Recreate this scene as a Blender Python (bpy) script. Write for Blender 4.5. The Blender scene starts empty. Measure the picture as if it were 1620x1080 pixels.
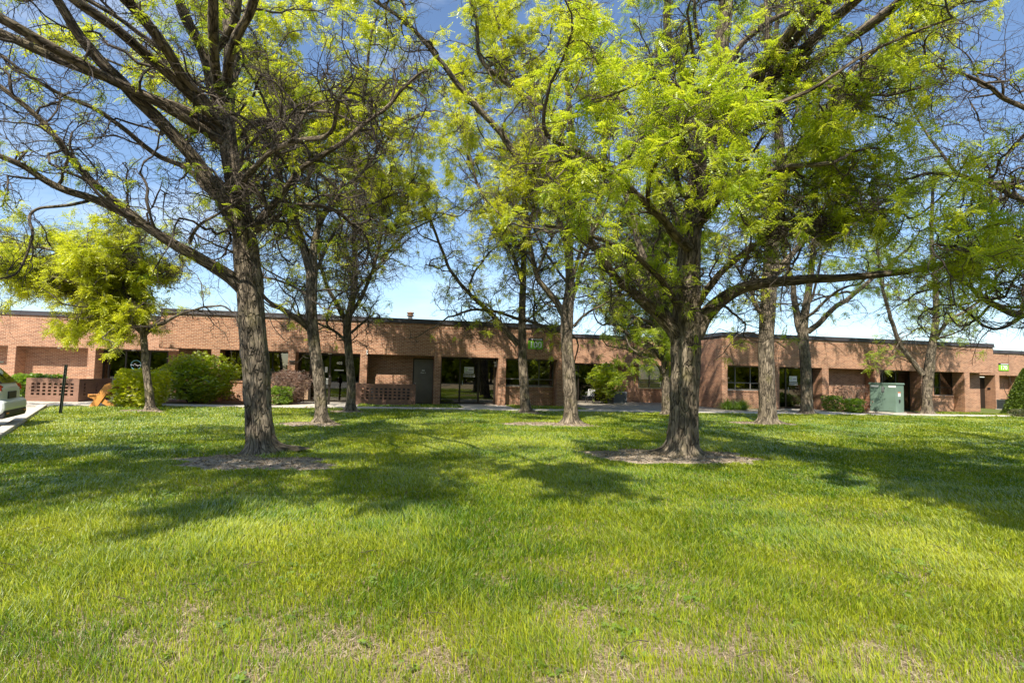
import bpy, math, random
import numpy as np
from mathutils import Vector
rng = np.random.default_rng(7)
random.seed(7)
sc = bpy.context.scene
COL = sc.collection
rad = math.radians

# ------------------------------------------------------------------ camera
FP = 850.0; PITCH = rad(3.57); ROLL = rad(1.43); EYE = 1.6
F_ = np.array([0, math.cos(PITCH), math.sin(PITCH)])
R0 = np.array([1.0, 0, 0]); U0 = np.cross(R0, F_)
R_ = R0*math.cos(ROLL)+U0*math.sin(ROLL); U_ = U0*math.cos(ROLL)-R0*math.sin(ROLL)
cd = bpy.data.cameras.new('camera'); cam = bpy.data.objects.new('camera', cd); COL.objects.link(cam)
cd.sensor_width = 36; cd.lens = 36*FP/1620; cd.clip_end = 2000; cd.clip_start = .05
from mathutils import Matrix
M = Matrix(((R_[0], U_[0], -F_[0], 0), (R_[1], U_[1], -F_[1], 0), (R_[2], U_[2], -F_[2], EYE), (0, 0, 0, 1)))
cam.matrix_world = M
sc.camera = cam

# ------------------------------------------------------------------ light
LT = np.array([.308, 1.075, -1.35]); LT /= np.linalg.norm(LT)      # the way the light travels
sd = bpy.data.lights.new('sun', 'SUN'); sd.energy = 5.0; sd.angle = rad(.53); sd.color = (1, .93, .80)
so = bpy.data.objects.new('sun', sd); COL.objects.link(so)
so.rotation_euler = Vector(LT).to_track_quat('-Z', 'Y').to_euler(); so.location = (0, 0, 30)
w = bpy.data.worlds.new("World"); sc.world = w; w.use_nodes = True
nt = w.node_tree; nt.nodes.clear()
sky = nt.nodes.new('ShaderNodeTexSky'); sky.sky_type = 'NISHITA'; sky.sun_disc = False
sky.sun_elevation = math.asin(-LT[2]); sky.sun_rotation = math.atan2(-LT[0], -LT[1])
sky.air_density = 1.0; sky.dust_density = .35; sky.ozone_density = 3.2
bg = nt.nodes.new('ShaderNodeBackground'); bg.inputs[1].default_value = .118
wo = nt.nodes.new('ShaderNodeOutputWorld')
# thin wisps of cloud laid over the sky by direction
tc = nt.nodes.new('ShaderNodeTexCoord'); mp = nt.nodes.new('ShaderNodeMapping'); mp.inputs['Scale'].default_value = (1.2, 1.2, 4.5)
nz = nt.nodes.new('ShaderNodeTexNoise'); nz.inputs['Scale'].default_value = 2.2; nz.inputs['Detail'].default_value = 7; nz.inputs['Roughness'].default_value = .6
cr = nt.nodes.new('ShaderNodeValToRGB'); cr.color_ramp.elements[0].position = .5; cr.color_ramp.elements[1].position = .82
cr.color_ramp.elements[1].color = (.5, .5, .5, 1)
mx = nt.nodes.new('ShaderNodeMixRGB'); mx.inputs[2].default_value = (6.5, 7.0, 7.6, 1)
nt.links.new(tc.outputs['Generated'], mp.inputs[0]); nt.links.new(mp.outputs[0], nz.inputs[0]); nt.links.new(nz.outputs[0], cr.inputs[0])
nt.links.new(cr.outputs[0], mx.inputs[0]); nt.links.new(sky.outputs[0], mx.inputs[1]); nt.links.new(mx.outputs[0], bg.inputs[0]); nt.links.new(bg.outputs[0], wo.inputs[0])
sc.view_settings.view_transform = 'Standard'; sc.view_settings.look = 'None'; sc.view_settings.gamma = 1
sc.view_settings.exposure = 0.82
sc.render.engine = 'CYCLES'
sc.cycles.max_bounces = 6; sc.cycles.diffuse_bounces = 3; sc.cycles.glossy_bounces = 3; sc.cycles.transmission_bounces = 4
sc.cycles.transparent_max_bounces = 8; sc.cycles.use_denoising = True
sc.cycles.caustics_reflective = False; sc.cycles.caustics_refractive = False

# ------------------------------------------------------------------ measuring helpers (real metres, ground z = 0)
CAM = np.array([0, 0, EYE])
def ray(u, v): return F_+R_*(u-810)/FP-U_*(v-540)/FP
def P(u, v, Y):
    d = ray(u, v); return CAM+d*(Y/d[1])
def G(u, v, z=0):
    d = ray(u, v); return CAM+d*((z-EYE)/d[2])
FA = rad(10.6)
FD = np.array([math.cos(FA), math.sin(FA), 0]); FN = np.array([-math.sin(FA), math.cos(FA), 0])
FO = G(700, 640)
def S(u, n=0, v=600):                       # distance along the facade seen at column u on the plane n behind it
    d = ray(u, v); o = FO+FN*n; t = ((o-CAM)@FN)/(d@FN); return float((CAM+d*t-FO)@FD)
def W(s, n, z=0): return FO+FD*s+FN*n+np.array([0, 0, z])
def toSN(p): return (p-FO)@FD, (p-FO)@FN

# ------------------------------------------------------------------ noise
def _h(ix, iy, iz):
    n = (ix*374761393+iy*668265263+iz*2147483647*3+iz*1274126177) & 0xffffffff
    n = ((n ^ (n >> 13))*1274126177) & 0xffffffff
    n = (n ^ (n >> 16)) & 0xffff
    return n/65535.0
def vnoise(p):
    p = np.asarray(p, float)
    if p.shape[-1] == 2: p = np.concatenate([p, np.zeros(p.shape[:-1]+(1,))], -1)
    i = np.floor(p).astype(np.int64); f = p-i; f = f*f*(3-2*f)
    r = 0
    for dx in (0, 1):
        for dy in (0, 1):
            for dz in (0, 1):
                wgt = (f[..., 0] if dx else 1-f[..., 0])*(f[..., 1] if dy else 1-f[..., 1])*(f[..., 2] if dz else 1-f[..., 2])
                r = r+wgt*_h(i[..., 0]+dx, i[..., 1]+dy, i[..., 2]+dz)
    return r
def fbm(p, o=3):
    p = np.asarray(p, float); r = 0; a = .5; s = 0
    for k in range(o): r = r+a*vnoise(p*(2**k)+k*17.3); s += a; a *= .5
    return r/s

# ------------------------------------------------------------------ materials
def mat(name):
    m = bpy.data.materials.new(name); m.use_nodes = True; n = m.node_tree; n.nodes.clear()
    o = n.nodes.new('ShaderNodeOutputMaterial'); return m, n, o
def principled(name, col, rough=.6, metal=0, spec=.5, noise=None, bump=0, emit=None):
    m, n, o = mat(name); b = n.nodes.new('ShaderNodeBsdfPrincipled'); n.links.new(b.outputs[0], o.inputs[0])
    b.inputs['Base Color'].default_value = (*col, 1); b.inputs['Roughness'].default_value = rough; b.inputs['Metallic'].default_value = metal
    b.inputs['Specular IOR Level'].default_value = spec
    if emit: b.inputs['Emission Color'].default_value = (*emit[0], 1); b.inputs['Emission Strength'].default_value = emit[1]
    if noise:
        sc_, amt = noise
        t = n.nodes.new('ShaderNodeTexCoord'); z = n.nodes.new('ShaderNodeTexNoise'); z.inputs['Scale'].default_value = sc_; z.inputs['Detail'].default_value = 6
        r = n.nodes.new('ShaderNodeValToRGB'); r.color_ramp.elements[0].position = .3; r.color_ramp.elements[1].position = .7
        r.color_ramp.elements[0].color = tuple(c*(1-amt) for c in col)+(1,); r.color_ramp.elements[1].color = tuple(min(1, c*(1+amt)) for c in col)+(1,)
        n.links.new(t.outputs['Object'], z.inputs[0]); n.links.new(z.outputs[0], r.inputs[0]); n.links.new(r.outputs[0], b.inputs['Base Color'])
        if bump:
            bm = n.nodes.new('ShaderNodeBump'); bm.inputs['Strength'].default_value = bump; bm.inputs['Distance'].default_value = .02
            n.links.new(z.outputs[0], bm.inputs['Height']); n.links.new(bm.outputs[0], b.inputs['Normal'])
    return m
def brick_mat(name, vertical=False, c1=(.39, .185, .105), c2=(.215, .092, .055), mortar=(.50, .37, .26), bw=.21, rh=.0725):
    m, n, o = mat(name); N = n.nodes.new; L = n.links.new
    b = N('ShaderNodeBsdfPrincipled'); L(b.outputs[0], o.inputs[0]); b.inputs['Roughness'].default_value = .85; b.inputs['Specular IOR Level'].default_value = .2
    t = N('ShaderNodeTexCoord'); s = N('ShaderNodeSeparateXYZ'); L(t.outputs['Object'], s.inputs[0])
    a = N('ShaderNodeMath'); a.operation = 'ADD'; L(s.outputs[0], a.inputs[0]); L(s.outputs[1], a.inputs[1])
    c = N('ShaderNodeCombineXYZ')
    if vertical: L(s.outputs[2], c.inputs[0]); L(a.outputs[0], c.inputs[1])
    else: L(a.outputs[0], c.inputs[0]); L(s.outputs[2], c.inputs[1])
    k = N('ShaderNodeTexBrick'); L(c.outputs[0], k.inputs['Vector'])
    k.inputs['Scale'].default_value = 1; k.inputs['Brick Width'].default_value = bw; k.inputs['Row Height'].default_value = rh
    k.inputs['Mortar Size'].default_value = .0095; k.inputs['Mortar Smooth'].default_value = .3; k.inputs['Bias'].default_value = -.1
    k.inputs['Color1'].default_value = (*c1, 1); k.inputs['Color2'].default_value = (*c2, 1); k.inputs['Mortar'].default_value = (*mortar, 1)
    if vertical: k.offset = 0
    # broad weathering
    z = N('ShaderNodeTexNoise'); z.inputs['Scale'].default_value = .9; z.inputs['Detail'].default_value = 8; z.inputs['Roughness'].default_value = .65; L(t.outputs['Object'], z.inputs[0])
    mr = N('ShaderNodeMapRange'); mr.inputs[1].default_value = .3; mr.inputs[2].default_value = .7; mr.inputs[3].default_value = .80; mr.inputs[4].default_value = 1.18; L(z.outputs[0], mr.inputs[0])
    x = N('ShaderNodeVectorMath'); x.operation = 'MULTIPLY'; L(k.outputs['Color'], x.inputs[0]); L(mr.outputs[0], x.inputs[1])
    z2 = N('ShaderNodeTexNoise'); z2.inputs['Scale'].default_value = 30; z2.inputs['Detail'].default_value = 3; L(t.outputs['Object'], z2.inputs[0])
    mr2 = N('ShaderNodeMapRange'); mr2.inputs[3].default_value = .8; mr2.inputs[4].default_value = 1.2; L(z2.outputs[0], mr2.inputs[0])
    x2 = N('ShaderNodeVectorMath'); x2.operation = 'MULTIPLY'; L(x.outputs[0], x2.inputs[0]); L(mr2.outputs[0], x2.inputs[1])
    L(x2.outputs[0], b.inputs['Base Color'])
    bm = N('ShaderNodeBump'); bm.invert = True; bm.inputs['Strength'].default_value = .5; bm.inputs['Distance'].default_value = .006; L(k.outputs['Fac'], bm.inputs['Height']); L(bm.outputs[0], b.inputs['Normal'])
    return m
def leaf_mat(name, ca, cb, trans=.52, gloss=.022, rough=.5, tcol=1.6, dead=None):
    m, n, o = mat(name); N = n.nodes.new; L = n.links.new
    at = N('ShaderNodeAttribute'); at.attribute_name = 'tone'
    r = N('ShaderNodeMixRGB'); r.inputs[1].default_value = (*ca, 1); r.inputs[2].default_value = (*cb, 1); L(at.outputs['Fac'], r.inputs[0])
    if dead:
        rr_ = N('ShaderNodeValToRGB'); e = rr_.color_ramp.elements; e[0].position = 0; e[0].color = (*ca, 1); e[1].position = .62; e[1].color = (*cb, 1)
        q = e.new(.70); q.color = (*dead, 1); q = e.new(1.0); q.color = tuple(c*1.45 for c in dead)+(1,); L(at.outputs['Fac'], rr_.inputs[0]); r = rr_
    d = N('ShaderNodeBsdfDiffuse'); L(r.outputs[0], d.inputs[0])
    g2 = N('ShaderNodeVectorMath'); g2.operation = 'SCALE'; g2.inputs['Scale'].default_value = tcol; L(r.outputs[0], g2.inputs[0])
    t = N('ShaderNodeBsdfTranslucent'); L(g2.outputs[0], t.inputs[0])
    mx1 = N('ShaderNodeMixShader'); mx1.inputs[0].default_value = trans; L(d.outputs[0], mx1.inputs[1]); L(t.outputs[0], mx1.inputs[2])
    g = N('ShaderNodeBsdfGlossy'); g.inputs['Roughness'].default_value = rough; g.inputs[0].default_value = (.9, .95, .9, 1)
    fr = N('ShaderNodeFresnel'); fr.inputs[0].default_value = 1.4; ml = N('ShaderNodeMath'); ml.operation = 'MULTIPLY'; ml.inputs[1].default_value = gloss*8; L(fr.outputs[0], ml.inputs[0])
    mx2 = N('ShaderNodeMixShader'); L(ml.outputs[0], mx2.inputs[0]); L(mx1.outputs[0], mx2.inputs[1]); L(g.outputs[0], mx2.inputs[2]); L(mx2.outputs[0], o.inputs[0])
    return m
def bark_mat(name, dark, light, lichen=.25):
    m, n, o = mat(name); N = n.nodes.new; L = n.links.new
    b = N('ShaderNodeBsdfPrincipled'); L(b.outputs[0], o.inputs[0]); b.inputs['Roughness'].default_value = .9; b.inputs['Specular IOR Level'].default_value = .15
    at = N('ShaderNodeAttribute'); at.attribute_name = 'bark'
    mp = N('ShaderNodeMapping'); mp.inputs['Scale'].default_value = (1, 1, .24); L(at.outputs['Vector'], mp.inputs[0])
    z = N('ShaderNodeTexNoise'); z.inputs['Scale'].default_value = 12; z.inputs['Detail'].default_value = 9; z.inputs['Roughness'].default_value = .62; z.inputs['Distortion'].default_value = .7; L(mp.outputs[0], z.inputs[0])
    vr = N('ShaderNodeTexVoronoi'); vr.feature = 'DISTANCE_TO_EDGE'; vr.inputs['Scale'].default_value = 7.5; 
    mp3 = N('ShaderNodeMapping'); mp3.inputs['Scale'].default_value = (1, 1, .30); L(at.outputs['Vector'], mp3.inputs[0])
    dn = N('ShaderNodeTexNoise'); dn.inputs['Scale'].default_value = 6; L(mp3.outputs[0], dn.inputs[0])
    ad = N('ShaderNodeVectorMath'); ad.operation = 'MULTIPLY_ADD'; ad.inputs[1].default_value = (.45, .45, .45); L(dn.outputs['Color'], ad.inputs[0]); L(mp3.outputs[0], ad.inputs[2])
    L(ad.outputs[0], vr.inputs['Vector'])
    cr = N('ShaderNodeMapRange'); cr.inputs[1].default_value = 0; cr.inputs[2].default_value = .11; L(vr.outputs['Distance'], cr.inputs[0])
    r = N('ShaderNodeValToRGB'); r.color_ramp.elements[0].position = .34; r.color_ramp.elements[1].position = .62
    r.color_ramp.elements[0].color = (*dark, 1); r.color_ramp.elements[1].color = (*light, 1); L(z.outputs[0], r.inputs[0])
    cm = N('ShaderNodeMixRGB'); cm.blend_type = 'MULTIPLY'; cm.inputs[0].default_value = 1
    mr = N('ShaderNodeMapRange'); mr.inputs[3].default_value = .38; mr.inputs[4].default_value = 1; L(cr.outputs[0], mr.inputs[0]); L(r.outputs[0], cm.inputs[1]); L(mr.outputs[0], cm.inputs[2])
    z3 = N('ShaderNodeTexNoise'); z3.inputs['Scale'].default_value = 2.3; z3.inputs['Detail'].default_value = 5; L(at.outputs['Vector'], z3.inputs[0])
    r3 = N('ShaderNodeValToRGB'); r3.color_ramp.elements[0].position = .54; r3.color_ramp.elements[1].position = .75; r3.color_ramp.elements[1].color = (lichen, lichen, lichen, 1); L(z3.outputs[0], r3.inputs[0])
    z4 = N('ShaderNodeTexNoise'); z4.inputs['Scale'].default_value = 4.5; z4.inputs['Detail'].default_value = 6; L(at.outputs['Vector'], z4.inputs[0])
    m4 = N('ShaderNodeMapRange'); m4.inputs[1].default_value = .32; m4.inputs[2].default_value = .68; m4.inputs[3].default_value = .62; m4.inputs[4].default_value = 1.3; L(z4.outputs[0], m4.inputs[0])
    v4 = N('ShaderNodeVectorMath'); v4.operation = 'MULTIPLY'; L(cm.outputs[0], v4.inputs[0]); L(m4.outputs[0], v4.inputs[1]); cm = v4
    mxl = N('ShaderNodeMixRGB'); mxl.inputs[2].default_value = (.34, .30, .11, 1); L(r3.outputs[0], mxl.inputs[0]); L(cm.outputs[0], mxl.inputs[1]); L(mxl.outputs[0], b.inputs['Base Color'])
    h = N('ShaderNodeMath'); h.operation = 'MULTIPLY_ADD'; h.inputs[1].default_value = .8; L(z.outputs[0], h.inputs[0]); L(cr.outputs[0], h.inputs[2])
    bm = N('ShaderNodeBump'); bm.inputs['Strength'].default_value = .9; bm.inputs['Distance'].default_value = .03; L(h.outputs[0], bm.inputs['Height']); L(bm.outputs[0], b.inputs['Normal'])
    return m
def glass_mat(name, tint=(.35, .36, .33)):
    m, n, o = mat(name); N = n.nodes.new; L = n.links.new
    t = N('ShaderNodeBsdfTransparent'); t.inputs[0].default_value = (*tint, 1)
    g = N('ShaderNodeBsdfGlossy'); g.inputs['Roughness'].default_value = .015; g.inputs[0].default_value = (.9, .88, .8, 1)
    fr = N('ShaderNodeFresnel'); fr.inputs[0].default_value = 1.55
    a = N('ShaderNodeMath'); a.operation = 'MULTIPLY_ADD'; a.inputs[1].default_value = 2.0; a.inputs[2].default_value = .07; L(fr.outputs[0], a.inputs[0])
    x = N('ShaderNodeMixShader'); L(a.outputs[0], x.inputs[0]); L(t.outputs[0], x.inputs[1]); L(g.outputs[0], x.inputs[2]); L(x.outputs[0], o.inputs[0])
    return m

MT = {}
MT['brick'] = brick_mat('brick')
MT['soldier'] = brick_mat('brick_soldier_course', vertical=True)
MT['screen'] = brick_mat('brick_screen', c1=(.25, .14, .10), c2=(.20, .11, .075), mortar=(.23, .14, .105))
MT['coping'] = principled('coping_metal', (.045, .04, .045), .45, noise=(3, .25))
MT['soffit'] = principled('soffit', (.30, .22, .16), .9, noise=(6, .2))
MT['frame'] = principled('bronze_frame', (.035, .028, .022), .35, metal=.3)
MT['frame_grey'] = principled('grey_frame', (.16, .15, .135), .45, metal=.2)
MT['glass'] = glass_mat('dark_glass')
MT['inside'] = principled('interior', (.035, .03, .025), .9)
MT['carpet'] = principled('interior_floor', (.05, .045, .04), .9)
MT['blind'] = principled('blind', (.33, .27, .17), .8, noise=(2, .1))
MT['tan'] = principled('tan_panel', (.36, .24, .15), .6, noise=(4, .1))
MT['door_paint'] = principled('painted_door', (.165, .14, .115), .5, noise=(3, .12))
MT['white'] = principled('white_paint', (.78, .78, .76), .5)
MT['chair'] = principled('shaded_white_plastic', (.42, .42, .41), .5)  # white chair in grey: the shade of the bay is put into its colour
MT['black'] = principled('black_paint', (.018, .018, .02), .5)
MT['signgreen'] = principled('sign_green', (.24, .56, .015), .4, noise=(3, .1))
MT['swirl'] = principled('pale_green_print', (.33, .55, .13), .5)
MT['greytext'] = principled('grey_print', (.12, .12, .12), .5)
MT['teal'] = principled('teal_vinyl', (.16, .40, .42), .5)
MT['concrete'] = principled('concrete', (.52, .47, .40), .9, noise=(5, .22), bump=.3)
MT['gravel'] = principled('river_gravel', (.30, .26, .205), .9, noise=(28, .55), bump=1)
MT['asphalt'] = principled('asphalt', (.11, .105, .105), .9, noise=(20, .3), bump=.4)
MT['kerb'] = principled('kerb_concrete', (.56, .50, .43), .9, noise=(7, .2), bump=.3)
MT['transformer'] = principled('transformer_green', (.15, .225, .175), .42, noise=(2.5, .12))
MT['steel'] = principled('galvanised_steel', (.45, .45, .44), .4, metal=.8)
MT['acgrey'] = principled('condenser_grey', (.10, .11, .115), .5)
MT['post'] = principled('painted_post', (.035, .045, .03), .5, noise=(5, .3))
MT['wood'] = principled('bench_wood', (.58, .25, .055), .55, noise=(6, .2))
MT['rust'] = principled('rust', (.22, .12, .07), .8, noise=(8, .3))
MT['soil'] = principled('bare_soil', (.29, .235, .18), .95, noise=(11, .5), bump=.9)
MT['bark1'] = bark_mat('bark', (.075, .060, .044), (.29, .235, .172))
MT['twig'] = principled('twig_bark', (.070, .054, .040), .85, noise=(3, .4))
MT['deadtwig'] = principled('grey_twig', (.22, .16, .12), .9, noise=(6, .4))
MT['leafnear'] = leaf_mat('leaf_spring', (.25, .37, .012), (.58, .60, .035))
MT['leafmid'] = leaf_mat('leaf_mid', (.22, .31, .015), (.44, .49, .03))
MT['leafgreen'] = leaf_mat('leaf_green', (.12, .21, .012), (.28, .40, .035))
MT['leafyellow'] = leaf_mat('leaf_yellowgreen', (.40, .45, .012), (.60, .60, .035))
MT['leafolive'] = leaf_mat('leaf_olive', (.08, .12, .03), (.22, .20, .10))
MT['leafdry'] = leaf_mat('leaf_dry', (.20, .12, .09), (.36, .25, .19))
MT['leafconifer'] = leaf_mat('leaf_conifer', (.06, .12, .012), (.20, .27, .03), trans=.15)
MT['grass'] = leaf_mat('grass_blade', (.10, .205, .008), (.45, .48, .030), trans=.40, gloss=.03, tcol=1.3, dead=(.40, .31, .17))

# ------------------------------------------------------------------ mesh helpers
def link(o, parent=None):
    COL.objects.link(o)
    if parent is not None: o.parent = parent
    return o
def tag(o, label=None, cat=None, group=None, kind=None):
    if label: o['label'] = label
    if cat: o['category'] = cat
    if group: o['group'] = group
    if kind: o['kind'] = kind
    return o
def empty(name, loc=(0, 0, 0), rz=0, label=None, cat=None, group=None):
    o = bpy.data.objects.new(name, None); o.empty_display_size = .2; COL.objects.link(o); o.location = loc; o.rotation_euler = (0, 0, rz)
    return tag(o, label, cat, group)
def mesh_np(name, V, F, material, parent=None, attrs=None, smooth=False):
    """V (n,3); F list of (m,k) int arrays"""
    me = bpy.data.meshes.new(name); V = np.ascontiguousarray(V, dtype=np.float32)
    F = [f for f in F if len(f)]
    me.vertices.add(len(V)); me.vertices.foreach_set('co', V.ravel())
    nl = sum(f.size for f in F); npo = sum(len(f) for f in F)
    me.loops.add(nl); me.loops.foreach_set('vertex_index', np.concatenate([f.ravel() for f in F]).astype(np.int32))
    me.polygons.add(npo)
    tot = np.concatenate([np.full(len(f), f.shape[1], dtype=np.int32) for f in F]); st = np.concatenate([[0], np.cumsum(tot)[:-1]]).astype(np.int32)
    me.polygons.foreach_set('loop_start', st); me.polygons.foreach_set('loop_total', tot)
    me.polygons.foreach_set('use_smooth', np.full(npo, smooth, dtype=bool))
    for k, a in (attrs or {}).items():
        if a.ndim == 1:
            at = me.attributes.new(k, 'FLOAT', 'POINT'); at.data.foreach_set('value', a.astype(np.float32))
        else:
            at = me.attributes.new(k, 'FLOAT_VECTOR', 'POINT'); at.data.foreach_set('vector', a.astype(np.float32).ravel())
    me.update(calc_edges=True)
    me.materials.append(material)
    return link(bpy.data.objects.new(name, me), parent)
BOXF = np.array([[0, 3, 2, 1], [4, 5, 6, 7], [0, 1, 5, 4], [1, 2, 6, 5], [2, 3, 7, 6], [3, 0, 4, 7]])
class MB:
    def __init__(s): s.v = []; s.f = []; s.n = 0
    def add(s, v, f):
        s.v.append(np.asarray(v, float)); 
        for q in f: s.f.append(tuple(int(i)+s.n for i in q))
        s.n += len(v); return s
    def box(s, x0, x1, y0, y1, z0, z1):
        v = [(x0, y0, z0), (x1, y0, z0), (x1, y1, z0), (x0, y1, z0), (x0, y0, z1), (x1, y0, z1), (x1, y1, z1), (x0, y1, z1)]
        return s.add(v, BOXF)
    def bar(s, a, b, w, h, up=(0, 0, 1)):
        a = np.array(a, float); b = np.array(b, float); d = b-a; d /= np.linalg.norm(d); up = np.array(up, float)
        x = np.cross(d, up); x /= np.linalg.norm(x); y = np.cross(x, d)
        v = [p+x*i*w/2+y*j*h/2 for p in (a, b) for i, j in ((-1, -1), (1, -1), (1, 1), (-1, 1))]
        return s.add(v, [[0, 1, 2, 3], [4, 7, 6, 5], [0, 4, 5, 1], [1, 5, 6, 2], [2, 6, 7, 3], [3, 7, 4, 0]])
    def lathe(s, prof, seg=16, c=(0, 0, 0)):
        v = []; f = []
        for r, z in prof:
            for k in range(seg):
                a = 2*math.pi*k/seg; v.append((c[0]+r*math.cos(a), c[1]+r*math.sin(a), c[2]+z))
        for i in range(len(prof)-1):
            for k in range(seg):
                k2 = (k+1) % seg; f.append((i*seg+k, i*seg+k2, (i+1)*seg+k2, (i+1)*seg+k))
        f.append(tuple(range(seg))[::-1]); f.append(tuple(range((len(prof)-1)*seg, len(prof)*seg)))
        return s.add(v, f)
    def prism(s, poly, y0, y1, axis='y'):          # poly in (x,z), extruded along y
        n = len(poly); v = [(x, y0, z) for x, z in poly]+[(x, y1, z) for x, z in poly]
        f = [tuple(range(n)), tuple(range(2*n-1, n-1, -1))]+[(i, i+n, (i+1) % n+n, (i+1) % n) for i in range(n)]
        return s.add(v, f)
    def build(s, name, material, parent=None, bevel=0, smooth=False):
        me = bpy.data.meshes.new(name); me.from_pydata([tuple(p) for p in np.concatenate(s.v)], [], s.f); me.update(); me.materials.append(material)
        o = link(bpy.data.objects.new(name, me), parent)
        if smooth:
            for p in me.polygons: p.use_smooth = True
        if bevel:
            b = o.modifiers.new('bevel', 'BEVEL'); b.width = bevel; b.segments = 2; b.limit_method = 'ANGLE'
        return o
def text(name, body, size, material, parent, loc, rot=(math.pi/2, 0, 0), bold=0.0, ext=.004, sx=1):
    c = bpy.data.curves.new('t', 'FONT'); c.body = body; c.size = size; c.align_x = 'CENTER'; c.align_y = 'CENTER'; c.extrude = ext; c.offset = bold
    t = bpy.data.objects.new('t', c); COL.objects.link(t); dg = bpy.context.evaluated_depsgraph_get()
    me = bpy.data.meshes.new_from_object(t.evaluated_get(dg)); bpy.data.objects.remove(t); me.name = name; me.materials.clear(); me.materials.append(material)
    o = link(bpy.data.objects.new(name, me), parent); o.location = loc; o.rotation_euler = rot; o.scale = (sx, 1, 1); return o

# ------------------------------------------------------------------ the ground
def sheet(name, pts, z, material, parent=None):
    me = bpy.data.meshes.new(name); me.from_pydata([(p[0], p[1], z) for p in pts], [], [tuple(range(len(pts)))]); me.update(); me.materials.append(material)
    o = link(bpy.data.objects.new(name, me), parent); o['kind'] = 'structure'; return o
def lawn_mat():
    m, n, o = mat('lawn'); N = n.nodes.new; L = n.links.new
    b = N('ShaderNodeBsdfPrincipled'); L(b.outputs[0], o.inputs[0]); b.inputs['Roughness'].default_value = .95; b.inputs['Specular IOR Level'].default_value = .1
    t = N('ShaderNodeTexCoord')
    z = N('ShaderNodeTexNoise'); z.inputs['Scale'].default_value = .55; z.inputs['Detail'].default_value = 8; z.inputs['Roughness'].default_value = .6; L(t.outputs['Object'], z.inputs[0])
    z2 = N('ShaderNodeTexNoise'); z2.inputs['Scale'].default_value = 34; z2.inputs['Detail'].default_value = 6; z2.inputs['Roughness'].default_value = .7; L(t.outputs['Object'], z2.inputs[0])
    r = N('ShaderNodeValToRGB'); e = r.color_ramp.elements; e[0].position = .3; e[0].color = (.10, .085, .04, 1); e[1].position = .66; e[1].color = (.42, .33, .22, 1); L(z2.outputs[0], r.inputs[0])
    r1 = N('ShaderNodeValToRGB'); e = r1.color_ramp.elements; e[0].position = .3; e[0].color = (.045, .075, .015, 1); e[1].position = .7; e[1].color = (.22, .24, .07, 1); L(z2.outputs[0], r1.inputs[0])
    # straw shows near the camera, the lawn farther off closes up
    s = N('ShaderNodeSeparateXYZ'); L(t.outputs['Object'], s.inputs[0]); mr = N('ShaderNodeMapRange'); mr.inputs[1].default_value = 4.2; mr.inputs[2].default_value = 8.5; L(s.outputs[1], mr.inputs[0])
    x = N('ShaderNodeMixRGB'); L(mr.outputs[0], x.inputs[0]); L(r.outputs[0], x.inputs[1]); L(r1.outputs[0], x.inputs[2]); L(x.outputs[0], b.inputs['Base Color'])
    bm = N('ShaderNodeBump'); bm.inputs['Strength'].default_value = 1; bm.inputs['Distance'].default_value = .03; L(z2.outputs[0], bm.inputs['Height']); L(bm.outputs[0], b.inputs['Normal'])
    return m
sheet('ground', [(-700, -300), (700, -300), (700, 900), (-700, 900)], 0, lawn_mat())
K0 = G(0, 700)[:2]; K1 = G(78, 644)[:2]; kd = (K1-K0)/np.linalg.norm(K1-K0); kn = np.array([kd[1], -kd[0]])   # kn points to the lawn
if kn[0] < 0: kn = -kn
def KP(a, b): return K0+kd*a+kn*b                            # along the kerb, towards the lawn
Lk = float(np.linalg.norm(K1-K0))
sheet('parking_lot', [KP(-30, -1.3), KP(Lk+4, -1.3), KP(Lk+4, -40), KP(-30, -40)], .004, MT['asphalt'])
sheet('gutter', [KP(-30, -.30), KP(Lk+1, -.30), KP(Lk+1, -1.3), KP(-30, -1.3)], .008, MT['concrete'])
kb = MB(); a_ = KP(-30, -.16); segn = 14
for i in range(segn):
    t0 = -30+(Lk+30)*i/segn; t1 = -30+(Lk+30)*(i+1)/segn-.02
    q = [KP(t0, -.30), KP(t1, -.30), KP(t1, -.06), KP(t0, -.06)]
    kb.add([(p[0], p[1], 0) for p in q]+[(p[0], p[1], .11) for p in q], BOXF)
o = kb.build('kerb', MT['kerb'], bevel=.02); o['kind'] = 'structure'
# the plaza by the left block and the long walk
def WS(s, n): return W(s, n)[:2]
sheet('plaza', [WS(-32, 6.0), WS(-13.3, 6.0), WS(-13.3, 0.2), WS(-13.6, -3.7), WS(-15.2, -4.8), K1+kn*.2, KP(Lk+.4, -.08), KP(Lk+3, -6), KP(Lk+2, -20)], .012, MT['concrete'])
walk = MB()
s0 = -15.0; k = 0
while s0 < 60:
    a = W(s0, -4.1); 
    n0, n1 = (-4.05, -2.85)
    q = [WS(s0, n0), WS(s0+1.48, n0), WS(s0+1.48, n1), WS(s0, n1)]
    walk.add([(p[0], p[1], 0) for p in q]+[(p[0], p[1], .035) for p in q], BOXF); s0 += 1.5
o = walk.build('footpath', MT['concrete']); o['kind'] = 'structure'
sheet('entrance_slab', [WS(-7.2, -2.84), WS(-4.0, -2.84), WS(-4.0, .9), WS(-7.2, .9)], .012, MT['concrete'])
sheet('entrance_slab', [WS(.8, -2.84), WS(3.3, -2.84), WS(3.3, .9), WS(.8, .9)], .012, MT['concrete'])
sheet('entrance_slab', [WS(19.4, -2.84), WS(22.2, -2.84), WS(22.2, .9), WS(19.4, .9)], .012, MT['concrete'])
sheet('gravel_bed', [WS(6.9, -2.84), WS(19.2, -2.84), WS(19.2, 0), WS(15.6, 0), WS(15.6, 6.2), WS(6.5, 6.2), WS(6.5, -.5)], .008, MT['gravel'])
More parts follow.
